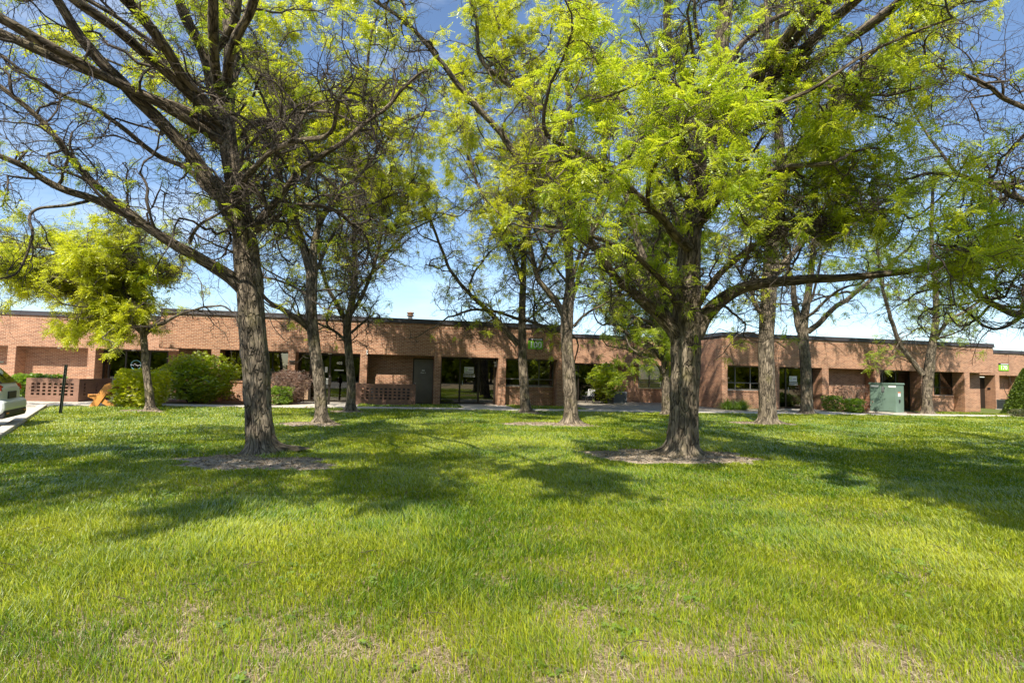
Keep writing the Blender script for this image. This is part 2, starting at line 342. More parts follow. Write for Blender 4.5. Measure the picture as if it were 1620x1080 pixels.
sheet('planting_bed', [WS(-12.9, -2.84), WS(-7.3, -2.84), WS(-7.3, .9), WS(-12.9, .9)], .006, principled('mulch', (.10, .065, .04), .95, noise=(30, .5), bump=1))
sheet('planting_bed', [WS(22.6, -2.84), WS(28.0, -2.84), WS(28.0, .9), WS(22.6, .9)], .006, principled('mulch_right', (.12, .08, .05), .95, noise=(30, .5), bump=1))

TREES = {  # base pixel column/row on the ground, for siting only
 'T1': (415, 716), 'T2': (1078, 720), 'T3': (238, 650), 'T4': (508, 670), 'T5': (553, 651), 'T6': (832, 653), 'T7': (903, 671), 'T7b': (1055, 656), 'T8': (1215, 671), 'T9': (1277, 655), 'T10': (1467, 655)}
SOIL = [(G(392, 733), 1.25, .72), (G(1060, 722), 1.6, .95), (G(487, 672), .95, .55), (G(875, 672), 1.7, .55), (G(1205, 670), 1.15, .6), (G(228, 651), .8, .35), (G(545, 652), .7, .4), (G(832, 654), .7, .4)]
def soil_inside(x, y, grow=0.0):
    r = np.full(np.shape(x), 9.0)
    for c, rx, ry in SOIL:
        dx = x-c[0]; dy = y-c[1]; th = np.arctan2(dy/ry, dx/rx)
        k = .45+.95*fbm(np.stack([np.cos(th)*2.6+c[0], np.sin(th)*2.6+c[1]], -1), 3)
        r = np.minimum(r, np.sqrt((dx/rx)**2+(dy/ry)**2)/(k+grow))
    return r
for c, rx, ry in SOIL:
    nr, na = 14, 48; V = []
    for i in range(nr+1):
        for j in range(na):
            th = 2*math.pi*j/na; k = .45+.95*fbm(np.array([[math.cos(th)*2.6+c[0], math.sin(th)*2.6+c[1]]]), 3)[0]
            q = i/nr*k*1.12; x = c[0]+rx*q*math.cos(th); y = c[1]+ry*q*math.sin(th)
            z = .010+.045*(1-(i/nr)**2)+.05*float(fbm(np.array([[x*7, y*7]]))[0]-.5)*(1-i/nr)**.5
            V.append((x, y, z if i < nr else .002))
    F = [(i*na+j, i*na+(j+1) % na, (i+1)*na+(j+1) % na, (i+1)*na+j) for i in range(nr) for j in range(na)]
    o = mesh_np('soil_patch', np.array(V), [np.array(F)], MT['soil'], smooth=True); o['kind'] = 'structure'

def litter():
    rs = np.random.default_rng(21); P_ = []
    for c, rx, ry in SOIL:
        n = int(2600*rx*ry); q = rs.uniform(-1.2, 1.2, (n, 2))*np.array([rx, ry])+c[:2]; si = soil_inside(q[:, 0], q[:, 1]); P_.append(q[si < 1.05])
    q = np.concatenate(P_); n = len(q); a = rs.uniform(0, np.pi, n); L = rs.choice([.012, .02, .05], n, p=[.5, .4, .1])*rs.uniform(.6, 1.3, n); w2 = np.where(L > .04, .003, .007)*rs.uniform(.6, 1.4, n)
    ca, sa = np.cos(a), np.sin(a); V = np.zeros((n, 4, 3)); tl = rs.uniform(-.4, .4, n)*L
    for k, (e_, f_) in enumerate(((-1, -1), (1, -1), (1, 1), (-1, 1))): V[:, k] = np.stack([q[:, 0]+ca*L*e_-sa*w2*f_, q[:, 1]+sa*L*e_+ca*w2*f_, .012+.045*np.clip(1-soil_inside(q[:, 0], q[:, 1])**2, 0, 1)+rs.uniform(0.004, .02, n)+tl*e_+.004*f_], -1)
    o = mesh_np('leaf_litter', V.reshape(-1, 3), [np.arange(n*4).reshape(n, 4)], leaf_mat('litter', (.10, .07, .045), (.42, .33, .22), trans=.1), None, {'tone': np.repeat(rs.random(n), 4)})
    tag(o, 'dry leaf and twig litter on the bare soil round the trunks', 'litter', kind='stuff')
litter()
# ------------------------------------------------------------------ the building
B = empty('brick_building', W(0, 0), FA, 'long single storey red brick office building with recessed bays and dark roof edge', 'building')
RD = .75; ZL = 2.47; ZS = 3.90; ZC = 4.12; ZT = 4.33
A0, A1, RB0, RB1 = -13.27, 6.43, 15.66, 34.5
def fascia(x0, x1, n, name='wall', left=True, right=True):
    MB().box(x0, x1, n, n+RD, ZL, ZS).build(name, MT['brick'], B)
    MB().box(x0, x1, n, n+RD, ZS, ZC).build('soldier_course', MT['soldier'], B)
    MB().box(x0+.03, x1-.03, n+.03, n+RD-.02, ZL-.012, ZL).build('soffit', MT['soffit'], B)
def coping(x0, x1, n, d=14):
    m = MB(); m.box(x0-.05, x1+.05, n-.05, n+.22, ZC, ZT); m.box(x0-.05, x1+.05, n-.07, n-.05, ZC-.03, ZC+.05)
    return m.build('coping', MT['coping'], B, bevel=.01)
fascia(A0, A1, 0); coping(A0, A1, 0)
fascia(-34, -14.0, 4.5); coping(-34, A0-.06, 4.5)
fascia(A1+.01, RB0-.01, 5.3); coping(A1+.06, RB0-.06, 5.3)
fascia(RB0, RB1, 0); coping(RB0, RB1, 0)
fascia(S(1550, 4.5), 60, 4.5); coping(RB1+.06, 60, 4.5)
# roof decks
MB().box(A0, A1, .22, 16, ZC-.12, ZC-.02).box(-34, A0-.01, 4.75, 16, ZC-.12, ZC-.02).box(A1+.01, RB0-.01, 5.55, 16, ZC-.12, ZC-.02).box(RB0, RB1, .22, 16, ZC-.12, ZC-.02).box(RB1+.01, 60, 4.75, 16, ZC-.12, ZC-.02).build('roof', principled('roof_membrane', (.12, .12, .12), .9, noise=(1, .2)), B)
# returns between the stepped blocks
for q in ((A0, A0+.25, RD, 4.49, ZL, ZC), (A1-.25, A1, RD, 6.2, 0, ZC), (RB0, RB0+.25, RD, 6.2, 0, ZC), (RB1-.25, RB1, RD, 4.49, ZL, ZC)): MB().box(*q).build('wall', MT['brick'], B)
for q in ((A1-.02, A1+.05, .23, 5.24, ZC, ZT), (RB0-.05, RB0+.02, .23, 5.24, ZC, ZT), (A0-.05, A0+.02, .23, 4.44, ZC, ZT), (RB1-.02, RB1+.05, .23, 4.44, ZC, ZT)): MB().box(*q).build('coping', MT['coping'], B)
def pillar(u0, u1, n=0, s0=None, s1=None):
    a = S(u0, n) if s0 is None else s0; b = S(u1, n) if s1 is None else s1
    return MB().box(a, b, n, n+RD, 0, ZL).build('pillar', MT['brick'], B)
for u0, u1 in ((332, 345.5), (454, 465.5), (568.5, 580), (686, 697), (788, 800)): pillar(u0, u1)
pillar(881, 0, s1=A1)
for u0, u1 in ((8.5, 21.5), (136, 148)): pillar(u0, u1, 4.5)
pillar(0, 1151, s0=RB0)
for u0, u1 in ((1227, 1233), (1301, 1311), (1384, 1392.5), (1525.5, 1534)): pillar(u0, u1)
pillar(1457, 1477, s0=S(1457), s1=S(1457)+.36)
for u0, u1 in ((1574.5, 1581), (1612, 1622)): pillar(u0, u1, 4.5)
bw = MB()
def back(s0, s1, n, z0=0, z1=ZL): MB().box(s0, s1, n+RD, n+RD+.2, z0, z1).build('wall', MT['brick'], B)
back(-34, S(148, 4.5), 4.5)
back(S(264, 4.5+RD), -13.0, 4.5)
back(S(280, RD), S(332), 0)
back(S(580), S(654, RD), 0)
back(S(967, 5.3+RD), 13.3, 5.3)
back(S(1303, RD), S(1384), 0)
back(S(1440, RD), S(1477, RD), 0)
back(S(1534), S(1550, RD), 0)
back(S(1581, 4.5), 50, 4.5)
def infill(s0, s1, n, z):                               # brick under a window with a projecting sill course
    MB().box(s0, s1, n+RD-.06, n+RD+.14, 0, z-.09).build('wall', MT['brick'], B)
    MB().box(s0, s1, n+RD-.10, n+RD+.14, z-.088, z-.012).build('window_sill', MT['soldier'], B)
def glazing(kind, s0, s1, z0, z1, n, mull=(), rails=(), fm='frame', fw=.055, sill=False):
    f = MB(); y0, y1 = n, n+.08
    f.box(s0, s1, y0, y1, z1-fw, z1); f.box(s0, s1, y0, y1, z0, z0+fw)
    xs = [s0+fw/2]+list(mull)+[s1-fw/2]
    for x in xs: f.box(x-fw/2, x+fw/2, y0-.003, y1+.003, z0+fw, z1-fw)
    for (a, b), zz in rails: 
        f.box(xs[a]+fw/2, xs[b]-fw/2, y0+.004, y1-.004, zz-fw/2, zz+fw/2)
    fo = f.build(kind, MT[fm], B)
    for i in range(len(xs)-1):
        MB().box(xs[i]+fw/2, xs[i+1]-fw/2, n+.035, n+.043, z0+fw, z1-fw).build('pane', MT['glass'], fo)
    if sill: MB().box(s0-.0, s1+.0, n-.05, n+.02, z0-.012, z0+.012).build('sill', MT['steel'], fo)
    return fo
def handle(fo, s, z, n, h=.3):
    m = MB(); m.box(s-.015, s+.015, n-.075, n-.045, z-h/2, z+h/2); m.box(s-.012, s+.012, n-.046, n+.0, z-h/2+.02, z-h/2+.045); m.box(s-.012, s+.012, n-.046, n+.0, z+h/2-.045, z+h/2-.02)
    return m.build('handle', MT['steel'], fo)
R = RD; ZG = ZL-.015
# left block entrance with a ring logo on the glass
n5 = 4.5+R
g = glazing('entrance_glazing', S(161, n5), S(264, n5), .02, ZG, n5, mull=(S(164, n5)+.2, S(197, n5), S(235, n5)), fw=.07)
ring = MB(); cs, cz = S(213.5, n5-.01), float(P(213.5, 577, W(S(213.5, n5), n5)[1])[2]); r0 = .235
v = []; f = []
for k in range(40):
    a = 2*math.pi*k/40
    for rr, yy in ((r0, n5-.012), (r0+.028, n5-.012), (r0+.028, n5-.006), (r0, n5-.006)): v.append((cs+rr*math.cos(a), yy, cz+rr*math.sin(a)))
for k in range(40):
    for j in range(4): f.append((k*4+j, k*4+(j+1) % 4, ((k+1) % 40)*4+(j+1) % 4, ((k+1) % 40)*4+j))
ring.add(v, f); lg = ring.build('ring_logo', MT['teal'], g)
m = MB(); x = cs-.27
for wv, hh, dz in ((.08, .05, 0), (.05, .03, 0), (.06, .05, -.02), (.09, .04, .05), (.10, .045, -.01), (.05, .07, -.05), (.07, .04, 0), (.08, .06, -.01)):
    m.box(x, x+wv-.012, n5-.018, n5-.013, cz+dz-hh/2, cz+dz+hh/2); x += wv*.93
m.build('lettering', MT['white'], g)
# bay with wide window behind the big trunk
infill(S(345.5), S(454), 0, 1.0)
glazing('window', S(345.5), S(454), 1.0, ZG, R, mull=(S(372, R), S(430, R)), rails=(((0, 3), 1.45),))
# entrance 402
g4 = glazing('entrance_glazing', S(465.5), S(568.5), .02, ZG, R, mull=(S(490.5, R), S(521, R), S(551, R)), fw=.10)
MB().box(S(465.5)+.12, S(490.5, R)-.06, R-.02, R+.03, .12, 1.12).build('spandrel_panel', MT['tan'], g4)
text('door_number', '402', .19, MT['white'], g4, (S(536, R), R-.02, 1.98), bold=.004)
MB().box(S(528.5, R), S(543, R), R-.012, R-.008, 1.60, 1.65).build('lettering', MT['white'], g4)
MB().box(S(513.5, R), S(517.5, R), R-.012, R-.008, 1.50, 1.78).build('notice', MT['white'], g4)
handle(g4, S(523.5, R), 1.15, R)
# screened bay: brick back wall with a service door
d = MB(); s0, s1 = S(654.5, R), S(686)-.01
d.box(s0, s1, R, R+.06, .03, 2.29); dr = d.build('service_door', MT['door_paint'], B, bevel=.008)
MB().box(s0-.06, s0, R-.02, R+.09, 0, 2.35).box(s0, s1, R-.02, R+.09, 2.295, 2.35).build('door_frame', MT['frame'], dr)
MB().box(s0-.06, s1, R+.02, R+.2, 2.352, ZL).build('wall', MT['brick'], B)
text('door_number', '402', .10, MT['white'], dr, ((s0+s1)/2-.02, R-.003, 1.72), bold=.003, ext=.002)
text('lettering', 'Door 2', .085, MT['white'], dr, ((s0+s1)/2-.02, R-.003, 1.60), bold=.002, ext=.002)
MB().lathe([(.001, -.03), (.03, -.03), (.035, 0), (.03, .03), (.001, .03)], 12, (s0+.09, R-.05, 1.04)).build('handle', MT['steel'], dr, smooth=True)
# glazed entrance 2
g7 = glazing('entrance_glazing', S(697), S(788)-.0, .02, ZG, R, mull=(S(727.5, R), S(757, R)), fw=.09)
handle(g7, S(730.5, R)+.03, 1.1, R)
def door_sign(par, u, n, z):
    s = S(u, n); m = MB().box(s-.25, s+.25, n-.012, n-.006, z-.16, z+.17).build('door_notice', MT['white'], par)
    q = MB()
    for k, (dx, dz) in enumerate(((-.05, .1), (0, .12), (.05, .1), (-.07, .05), (.07, .05), (-.03, .06), (.03, .06), (-.05, 0), (.05, 0), (0, .02), (0, -.04), (-.03, -.02), (.03, -.02))):
        q.box(s-.15+dx-.02, s-.15+dx+.02, n-.016, n-.013, z+dz-.013, z+dz+.013)
    q.build('logo', MT['swirl'], m)
    q = MB(); q.box(s-.03, s+.21, n-.016, n-.013, z-.005, z+.03); q.box(s-.2, s+.2, n-.016, n-.013, z-.105, z-.075); q.build('print', MT['greytext'], m)
    rr = random.Random(3)
    for zz in (-.23, -.33):
        q = MB(); x = -.28
        while x < .26:
            ww = rr.uniform(.03, .10); q.box(s+x, s+x+ww, n-.012, n-.008, z+zz-.02, z+zz+.02); x += ww+.018
        q.build('lettering', MT['white'], m)
door_sign(g7, 741.5, R, 1.80)
# windows right of it
infill(S(800), S(881), 0, 1.0)
glazing('window', S(800), S(881), 1.0, ZG, R, mull=(S(824, R), S(852.5, R)), rails=(((0, 3), 1.40),), fm='frame_grey', sill=True)
# set back bay
n6 = 5.3+R
glazing('entrance_glazing', A1+.02, S(967, n6), .02, ZG, n6, mull=(S(915, n6), S(939, n6)), fw=.08)
MB().box(13.3, RB0-.01, n6-.06, n6+.14, 0, .86).build('wall', MT['brick'], B)
MB().box(13.3, RB0-.01, n6-.10, n6+.14, .862, .93).build('window_sill', MT['soldier'], B)
glazing('window', 13.3, RB0-.01, .94, ZG, n6, mull=(13.3+.8, 13.3+1.6), rails=(((0, 3), 1.33),), fm='frame_grey')
# right block
infill(S(1151), S(1227), 0, 1.05)
glazing('window', S(1151), S(1227), 1.05, ZG, R, mull=(S(1163, R), S(1187, R), S(1209, R)), rails=(((0, 4), 1.48),), fm='frame_grey', sill=True)
g10 = glazing('entrance_glazing', S(1233), S(1301), .02, ZG, R, mull=(S(1243, R), S(1271, R)), fw=.08)
MB().box(S(1290, R), S(1303, R)+.15, R-.004, R+.2, 0, ZL-.002).build('wall', MT['brick'], B)
door_sign(g10, 1254.5, R, 1.78); handle(g10, S(1246, R), 1.15, R)
g12 = glazing('entrance_glazing', S(1392.5), S(1440, R), .02, ZG, R, mull=(S(1396, R), S(1417, R)), fw=.09)
MB().box(S(1397.5, R), S(1416, R), R+.06, R+.075, 1.3, ZG-.1).build('blind', MT['blind'], g12)
MB().box(S(1419, R), S(1437, R), R+.06, R+.075, 1.0, ZG-.1).build('blind', MT['blind'], g12)
infill(S(1457)+.36, S(1525.5), 0, 1.0)
g13 = glazing('window', S(1477, R), S(1507, R), 1.0, ZG, R, mull=(S(1487, R),), rails=(((0, 2), 1.5),), sill=True)
MB().box(S(1488.5, R), S(1505.5, R), R+.06, R+.075, 1.55, ZG-.08).build('blind', MT['blind'], g13)
s0 = S(1550.5, n5); d = MB().box(s0, S(1559.5, n5), n5, n5+.06, .03, 2.3).build('service_door', MT['frame'], B)
MB().box(S(1559.5, n5), S(1561, n5), n5-.02, n5+.05, 0, 2.35).build('door_frame', MT['steel'], d)
MB().box(s0-1.0, S(1561, n5), n5, n5+.1, 2.352, ZL).build('wall', MT['brick'], B)
MB().box(s0-1.0, s0-.01, n5+.01, n5+.2, 0, 2.35).build('wall', MT['brick'], B)
# rooms behind the glass
rooms = MB()
for a, b, n in ((-34, A0-.5, 4.5), (A0-.4, A1-.26, 0), (A1+.02, RB0-.02, 5.3), (RB0+.26, RB1-.26, 0)):
    rooms.box(a, b, n+8, n+8.1, 0, 2.6); rooms.box(a, b, n+R+.21, n+8, 2.6, 2.65)
rooms.build('inner_wall', MT['inside'], B)
fl = MB()
for a, b, n in ((-34, A0-.5, 4.5), (A0-.4, A1-.26, 0), (A1+.02, RB0-.02, 5.3), (RB0+.26, RB1-.26, 0)): fl.box(a, b, n+R+.0, n+8, -.05, .018)
fl.build('inner_floor', MT['carpet'], B)
dk = MB(); dk.box(S(521, 2.2), S(546, 2.2), 2.2, 2.9, .72, .76); dk.box(S(521, 2.2), S(546, 2.2), 2.2, 2.24, .25, .72); dk.build('reception_desk', MT['tan'], B)
lamp = principled('ceiling_lamp', (.9, .9, .9), .5, emit=((1, .97, .9), 2.2))
for u, n, d_ in ((1012, 8.0, .25), (1016, 9.5, .25), (742, 2.2, .12), (742, 3.6, .12)): MB().box(S(u, n), S(u, n)+1.1, n, n+d_, 2.575, 2.598).build('ceiling_lamp', lamp, B)
for u, n in ((90, 4.5), (208, 4.5), (520, 0), (743, 0), (871, 0), (926, 5.3), (1117, 0), (1260, 0), (1414, 0), (1596, 4.5)):
    if u == 1117: continue
    MB().lathe([(.075, ZL-.055), (.09, ZL-.03), (.09, ZL-.013)], 16, (S(u, n+.3), n+.3, 0)).build('soffit_light', MT['white'], B, smooth=True)
for u, z in ((579, 2.56), (1117, 0)):
    if z: MB().box(S(u)-.03, S(u)+.04, -.07, -.002, z-.12, z+.1).build('wall_light', MT['white'], B, bevel=.01)
MB().box(S(461)-.13, S(461)+.13, -.1, -.003, 1.95, 2.05).build('wall_light', MT['frame'], B, bevel=.01)
m = MB(); m.lathe([(.03, 0), (.06, .03), (.06, .1), (.02, .12)], 12, (S(784.5), .5, 2.18)); m.lathe([(.03, 0), (.06, .03), (.06, .1), (.02, .12)], 12, (S(785.5), .52, 2.02)); m.box(S(787.5)-.03, S(788), .5, .56, 2.0, 2.35); m.build('security_light', MT['white'], B)
MB().box(S(1566, 4.9)-.06, S(1566, 4.9)+.10, 4.85, 5.05, 1.42, 1.55).build('lever_lock', MT['black'], B, bevel=.01)
# roof vent
vt = MB().lathe([(.13, 4.0), (.13, 4.78), (.14, 4.8)], 16, (S(645.5, 3.5), 3.5, 0)).build('vent_pipe', MT['steel'], B, smooth=True)
MB().lathe([(.14, 4.80), (.21, 4.84), (.21, 4.88), (.15, 4.90), (.15, 4.94), (.22, 4.97), (.20, 5.03), (.05, 5.07)], 18, (S(645.5, 3.5), 3.5, 0)).build('vent_cap', MT['rust'], vt, smooth=True)

# ------------------------------------------------------------------ signs on the facade
def number_sign(num, s, n, z0, w_, h, label):
    e = empty('building_sign', W(s, n-.01), FA, label, 'sign', 'green number boards on the fascia')
    hb = h*.25
    MB().box(-w_/2, w_/2, -.03, 0, z0, z0+h-hb).build('board', MT['signgreen'], e, bevel=.003)
    MB().box(-w_/2, w_/2, -.032, 0, z0+h-hb+.002, z0+h).build('header', MT['black'], e, bevel=.003)
    q = MB(); rr = random.Random(11); x = -w_*.30
    while x < w_*.44:
        ww = rr.uniform(.018, .035); hh = rr.uniform(.045, .06); q.box(x, x+ww, -.037, -.0325, z0+h-hb*.5-hh/2, z0+h-hb*.5+hh/2); x += ww+.008
    q.build('lettering', MT['white'], e)
    text('number', num, (h-hb)*1.02, MT['white'], e, (0, -.034, z0+(h-hb)*.5), bold=.008, ext=.003)
number_sign('100', (S(834)+S(857.5))/2, 0, 2.99, S(857.5)-S(834), .60, 'green and black board reading 100 on the fascia beside a trunk')
number_sign('170', (S(1580, 4.5)+S(1595.5, 4.5))/2, 4.5, 2.82, S(1595.5, 4.5)-S(1580, 4.5), .55, 'green and black board reading 170 high on the far right block')

# ------------------------------------------------------------------ perforated brick screens
def screen(s, n, wd, dp, h, cols, rows, side_cols, label, pos=None, rz=FA):
    loc = W(s, n) if pos is None else pos
    e = empty('brick_screen', loc, rz, label, 'brick screen', 'perforated brick screens by the facade')
    def face(wd, cols, m0, name):
        b = MB(); hw, hh = .12, .085; t = .1
        z0 = h*.28; z1 = h*.80; xs = np.linspace(wd*.10+hw/2, wd*.90-hw/2, cols); zs = np.linspace(z0+hh/2, z1-hh/2, rows)
        zc = 0.0
        ed = []
        for zz in zs: b.box(0, wd, 0, t, zc, zz-hh/2); ed.append((zz-hh/2, zz+hh/2)); zc = zz+hh/2
        b.box(0, wd, 0, t, zc, h)
        for a, c in ed:
            xc = 0.0
            for xx in xs: b.box(xc, xx-hw/2, 0, t, a, c); xc = xx+hw/2
            b.box(xc, wd, 0, t, a, c)
        return b
    face(wd, cols, None, '').build('front_wall', MT['screen'], e)
    if dp > .3:
        o = face(dp-.1, side_cols, None, '').build('side_wall', MT['screen'], e); o.rotation_euler = (0, 0, math.pi/2); o.location = (wd, .1, 0)
        MB().box(0, .1, .1, dp, 0, h).build('end_wall', MT['screen'], e)
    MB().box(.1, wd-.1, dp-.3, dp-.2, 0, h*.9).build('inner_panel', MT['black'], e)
p0 = G(39, 634.5); p1 = G(123, 636); ang = math.atan2(p1[1]-p0[1], p1[0]-p0[0])
screen(0, 0, float(np.linalg.norm(p1-p0)), 2.2, .98, 8, 4, 3, 'long brown perforated brick screen near the parked car', pos=tuple(p0), rz=ang)
screen(S(563, -1.1), -1.1, S(658, -1.1)-S(563, -1.1), 1.6, 1.02, 11, 4, 3, 'reddish perforated brick screen in front of the service door bay')

# ------------------------------------------------------------------ street furniture
def hollow(): pass
pb = G(96, 655); pt = P(105.5, 577, pb[1]-.05)
e = empty('sign_post', pb, 0, 'thin dark leaning metal post on the lawn edge by the kerb', 'post')
m = MB(); q = pt-pb; m.bar((0, 0, -.05), q, .07, .012, up=(0, 1, 0)); m.bar(np.array((-.03, -.02, -.05)), q+np.array((-.03, -.02, 0)), .012, .05, up=(0, 1, 0)); m.bar(np.array((.03, -.02, -.05)), q+np.array((.03, -.02, 0)), .012, .05, up=(0, 1, 0)); m.build('channel', MT['post'], e)
m = MB()
for t in (.82, .88, .94): m.lathe([(.001, 0), (.012, 0), (.012, .012), (.001, .012)], 8, tuple(q*t+np.array((0, -.03, 0))))
m.build('bolt', MT['steel'], e)
# bench of crossed planks
bb = G(158, 643.5); e = empty('crossed_plank_bench', bb, rad(6), 'orange wooden bench of crossed planks on the concrete plaza', 'bench')
for y in (0, 1.25):
    m = MB(); m.prism([(-.40, 0), (-.10, 0), (.42, .88), (.30, .93), (.10, .84)], y, y+.05); m.build('back_leg', MT['wood'], e, bevel=.006)
    m = MB(); m.prism([(.62, 0), (.30, 0), (-.50, .38), (-.46, .47), (-.05, .40)], y+.052, y+.10); m.build('seat_leg', MT['wood'], e, bevel=.006)
MB().bar((-.27, .0, .455), (-.27, 1.34, .455), .38, .045, up=(.0, 0, 1)).build('seat', MT['wood'], e, bevel=.006)
m = MB(); m.add([(.12, -.02, .50), (.30, -.02, .42+.08), (.46, -.02, .86), (.34, -.02, .90), (.12, 1.37, .50), (.30, 1.37, .50), (.46, 1.37, .86), (.34, 1.37, .90)], [[0, 3, 2, 1], [4, 5, 6, 7], [0, 1, 5, 4], [1, 2, 6, 5], [2, 3, 7, 6], [3, 0, 4, 7]]); m.build('backrest', MT['wood'], e, bevel=.006)
# intercom pedestal by door 402
pp = W(S(521.6, -1.2), -1.2)
e = empty('intercom_pedestal', pp, FA, 'slim dark pedestal with a small box beside the 402 entrance', 'pedestal')
MB().box(-.05, .05, -.04, .04, 0, 1.25).lathe([(.05, 1.25), (.055, 1.3), (.03, 1.37), (.001, 1.39)], 10).build('post', MT['frame'], e)
MB().box(-.15, -.055, -.09, .03, .95, 1.22).build('panel', MT['steel'], e, bevel=.008); MB().box(-.05, .09, -.12, -.045, .93, 1.2).build('keypad', MT['frame'], e, bevel=.008)
# white plastic chair in the dark entrance
cs_ = W(S(934, 4.6), 4.6); e = empty('plastic_chair', cs_, FA+rad(-35), 'pale plastic garden chair in the shaded set back entrance', 'chair')
m = MB(); m.box(-.22, .22, -.22, .2, .40, .43); m.build('seat', MT['chair'], e, bevel=.012)
m = MB()
for k in range(5): x = -.19+.095*k; m.bar((x, .2, .43), (x*1.05, .34, .82), .05, .015, up=(0, 1, 0))
m.bar((-.23, .345, .83), (.23, .345, .83), .05, .02); m.build('backrest', MT['chair'], e)
for x in (-.2, .2):
    for y in (-.2, .18): MB().bar((x*1.1, y*1.1, 0), (x, y, .4), .035, .035, up=(0, 1, 0)).build('leg', MT['chair'], e)
for x in (-.25, .25): MB().bar((x, -.2, .62), (x, .26, .64), .05, .02).build('armrest', MT['chair'], e)
# condensers
def condenser(p, rz, w_, h, label):
    e = empty('air_conditioner', p, rz, label, 'air conditioner', 'outdoor air conditioner units')
    MB().box(-w_/2-.05, w_/2+.05, -w_/2-.05, w_/2+.05, 0, .06).build('pad', MT['concrete'], e)
    m = MB(); m.box(-w_/2+.02, w_/2-.02, -w_/2+.02, w_/2-.02, .06, h-.05)
    for k in range(int((h-.2)/.045)): m.box(-w_/2+.005, w_/2-.005, -w_/2+.005, w_/2-.005, .1+k*.045, .118+k*.045)
    for x in (-1, 1):
        for y in (-1, 1): m.box(min(x*w_/2, x*(w_/2-.04)), max(x*w_/2, x*(w_/2-.04)), min(y*w_/2, y*(w_/2-.04)), max(y*w_/2, y*(w_/2-.04)), .06, h-.05)
    m.build('casing', MT['acgrey'], e)
    MB().box(-w_/2-.01, w_/2+.01, -w_/2-.01, w_/2+.01, h-.05, h).build('top_panel', MT['steel'], e, bevel=.01)
    MB().lathe([(w_*.12, h+.002), (w_*.40, h+.002), (w_*.42, h+.02), (w_*.36, h+.045), (w_*.1, h+.05)], 20).build('fan_guard', MT['black'], e)
condenser(W(S(977.5, 4.4), 4.4), FA, .86, .72, 'grey air conditioner beside the small bushy tree in the set back bay')
condenser(W(S(1590, 3.6), 3.6), FA, .7, .72, 'dark air conditioner at the far right wall by the conical evergreen')
# pad mounted transformer
tp = G(1397, 653.5); e = empty('transformer_cabinet', tp, rad(212+90), 'large pale green electrical transformer cabinet beside bare shrub', 'transformer')
MB().box(-.76, .76, -.05, .98, 0, .08).build('pad', MT['concrete'], e)
MB().box(-.66, .66, .0, .9, .08, 1.60).build('cabinet', MT['transformer'], e, bevel=.012)
MB().prism([(-.70, 1.60), (.70, 1.60), (.70, 1.64), (.66, 1.69), (-.66, 1.69), (-.70, 1.64)], -.04, .94).build('lid', MT['transformer'], e, bevel=.008)
for x0, x1 in ((-.64, -.01), (.01, .64)): MB().box(x0, x1, -.02, -.002, .14, 1.56).build('cabinet_door', MT['transformer'], e, bevel=.006)
MB().box(-.03, .09, -.05, -.022, 1.18, 1.48).build('latch', MT['steel'], e)
MB().box(-.60, -.2, -.026, -.022, 1.44, 1.54).box(.3, .66, -.026, -.022, 1.44, 1.54).build('notice', MT['white'], e)
MB().box(.662, .666, .2, .5, .95, 1.2).build('warning_label', MT['white'], e); MB().box(.667, .67, .2, .5, 1.14, 1.2).build('warning_band', principled('orange_print', (.7, .16, .03), .5), e)
MB().box(.662, .70, .3, .4, .62, .78).build('padlock', MT['black'], e)

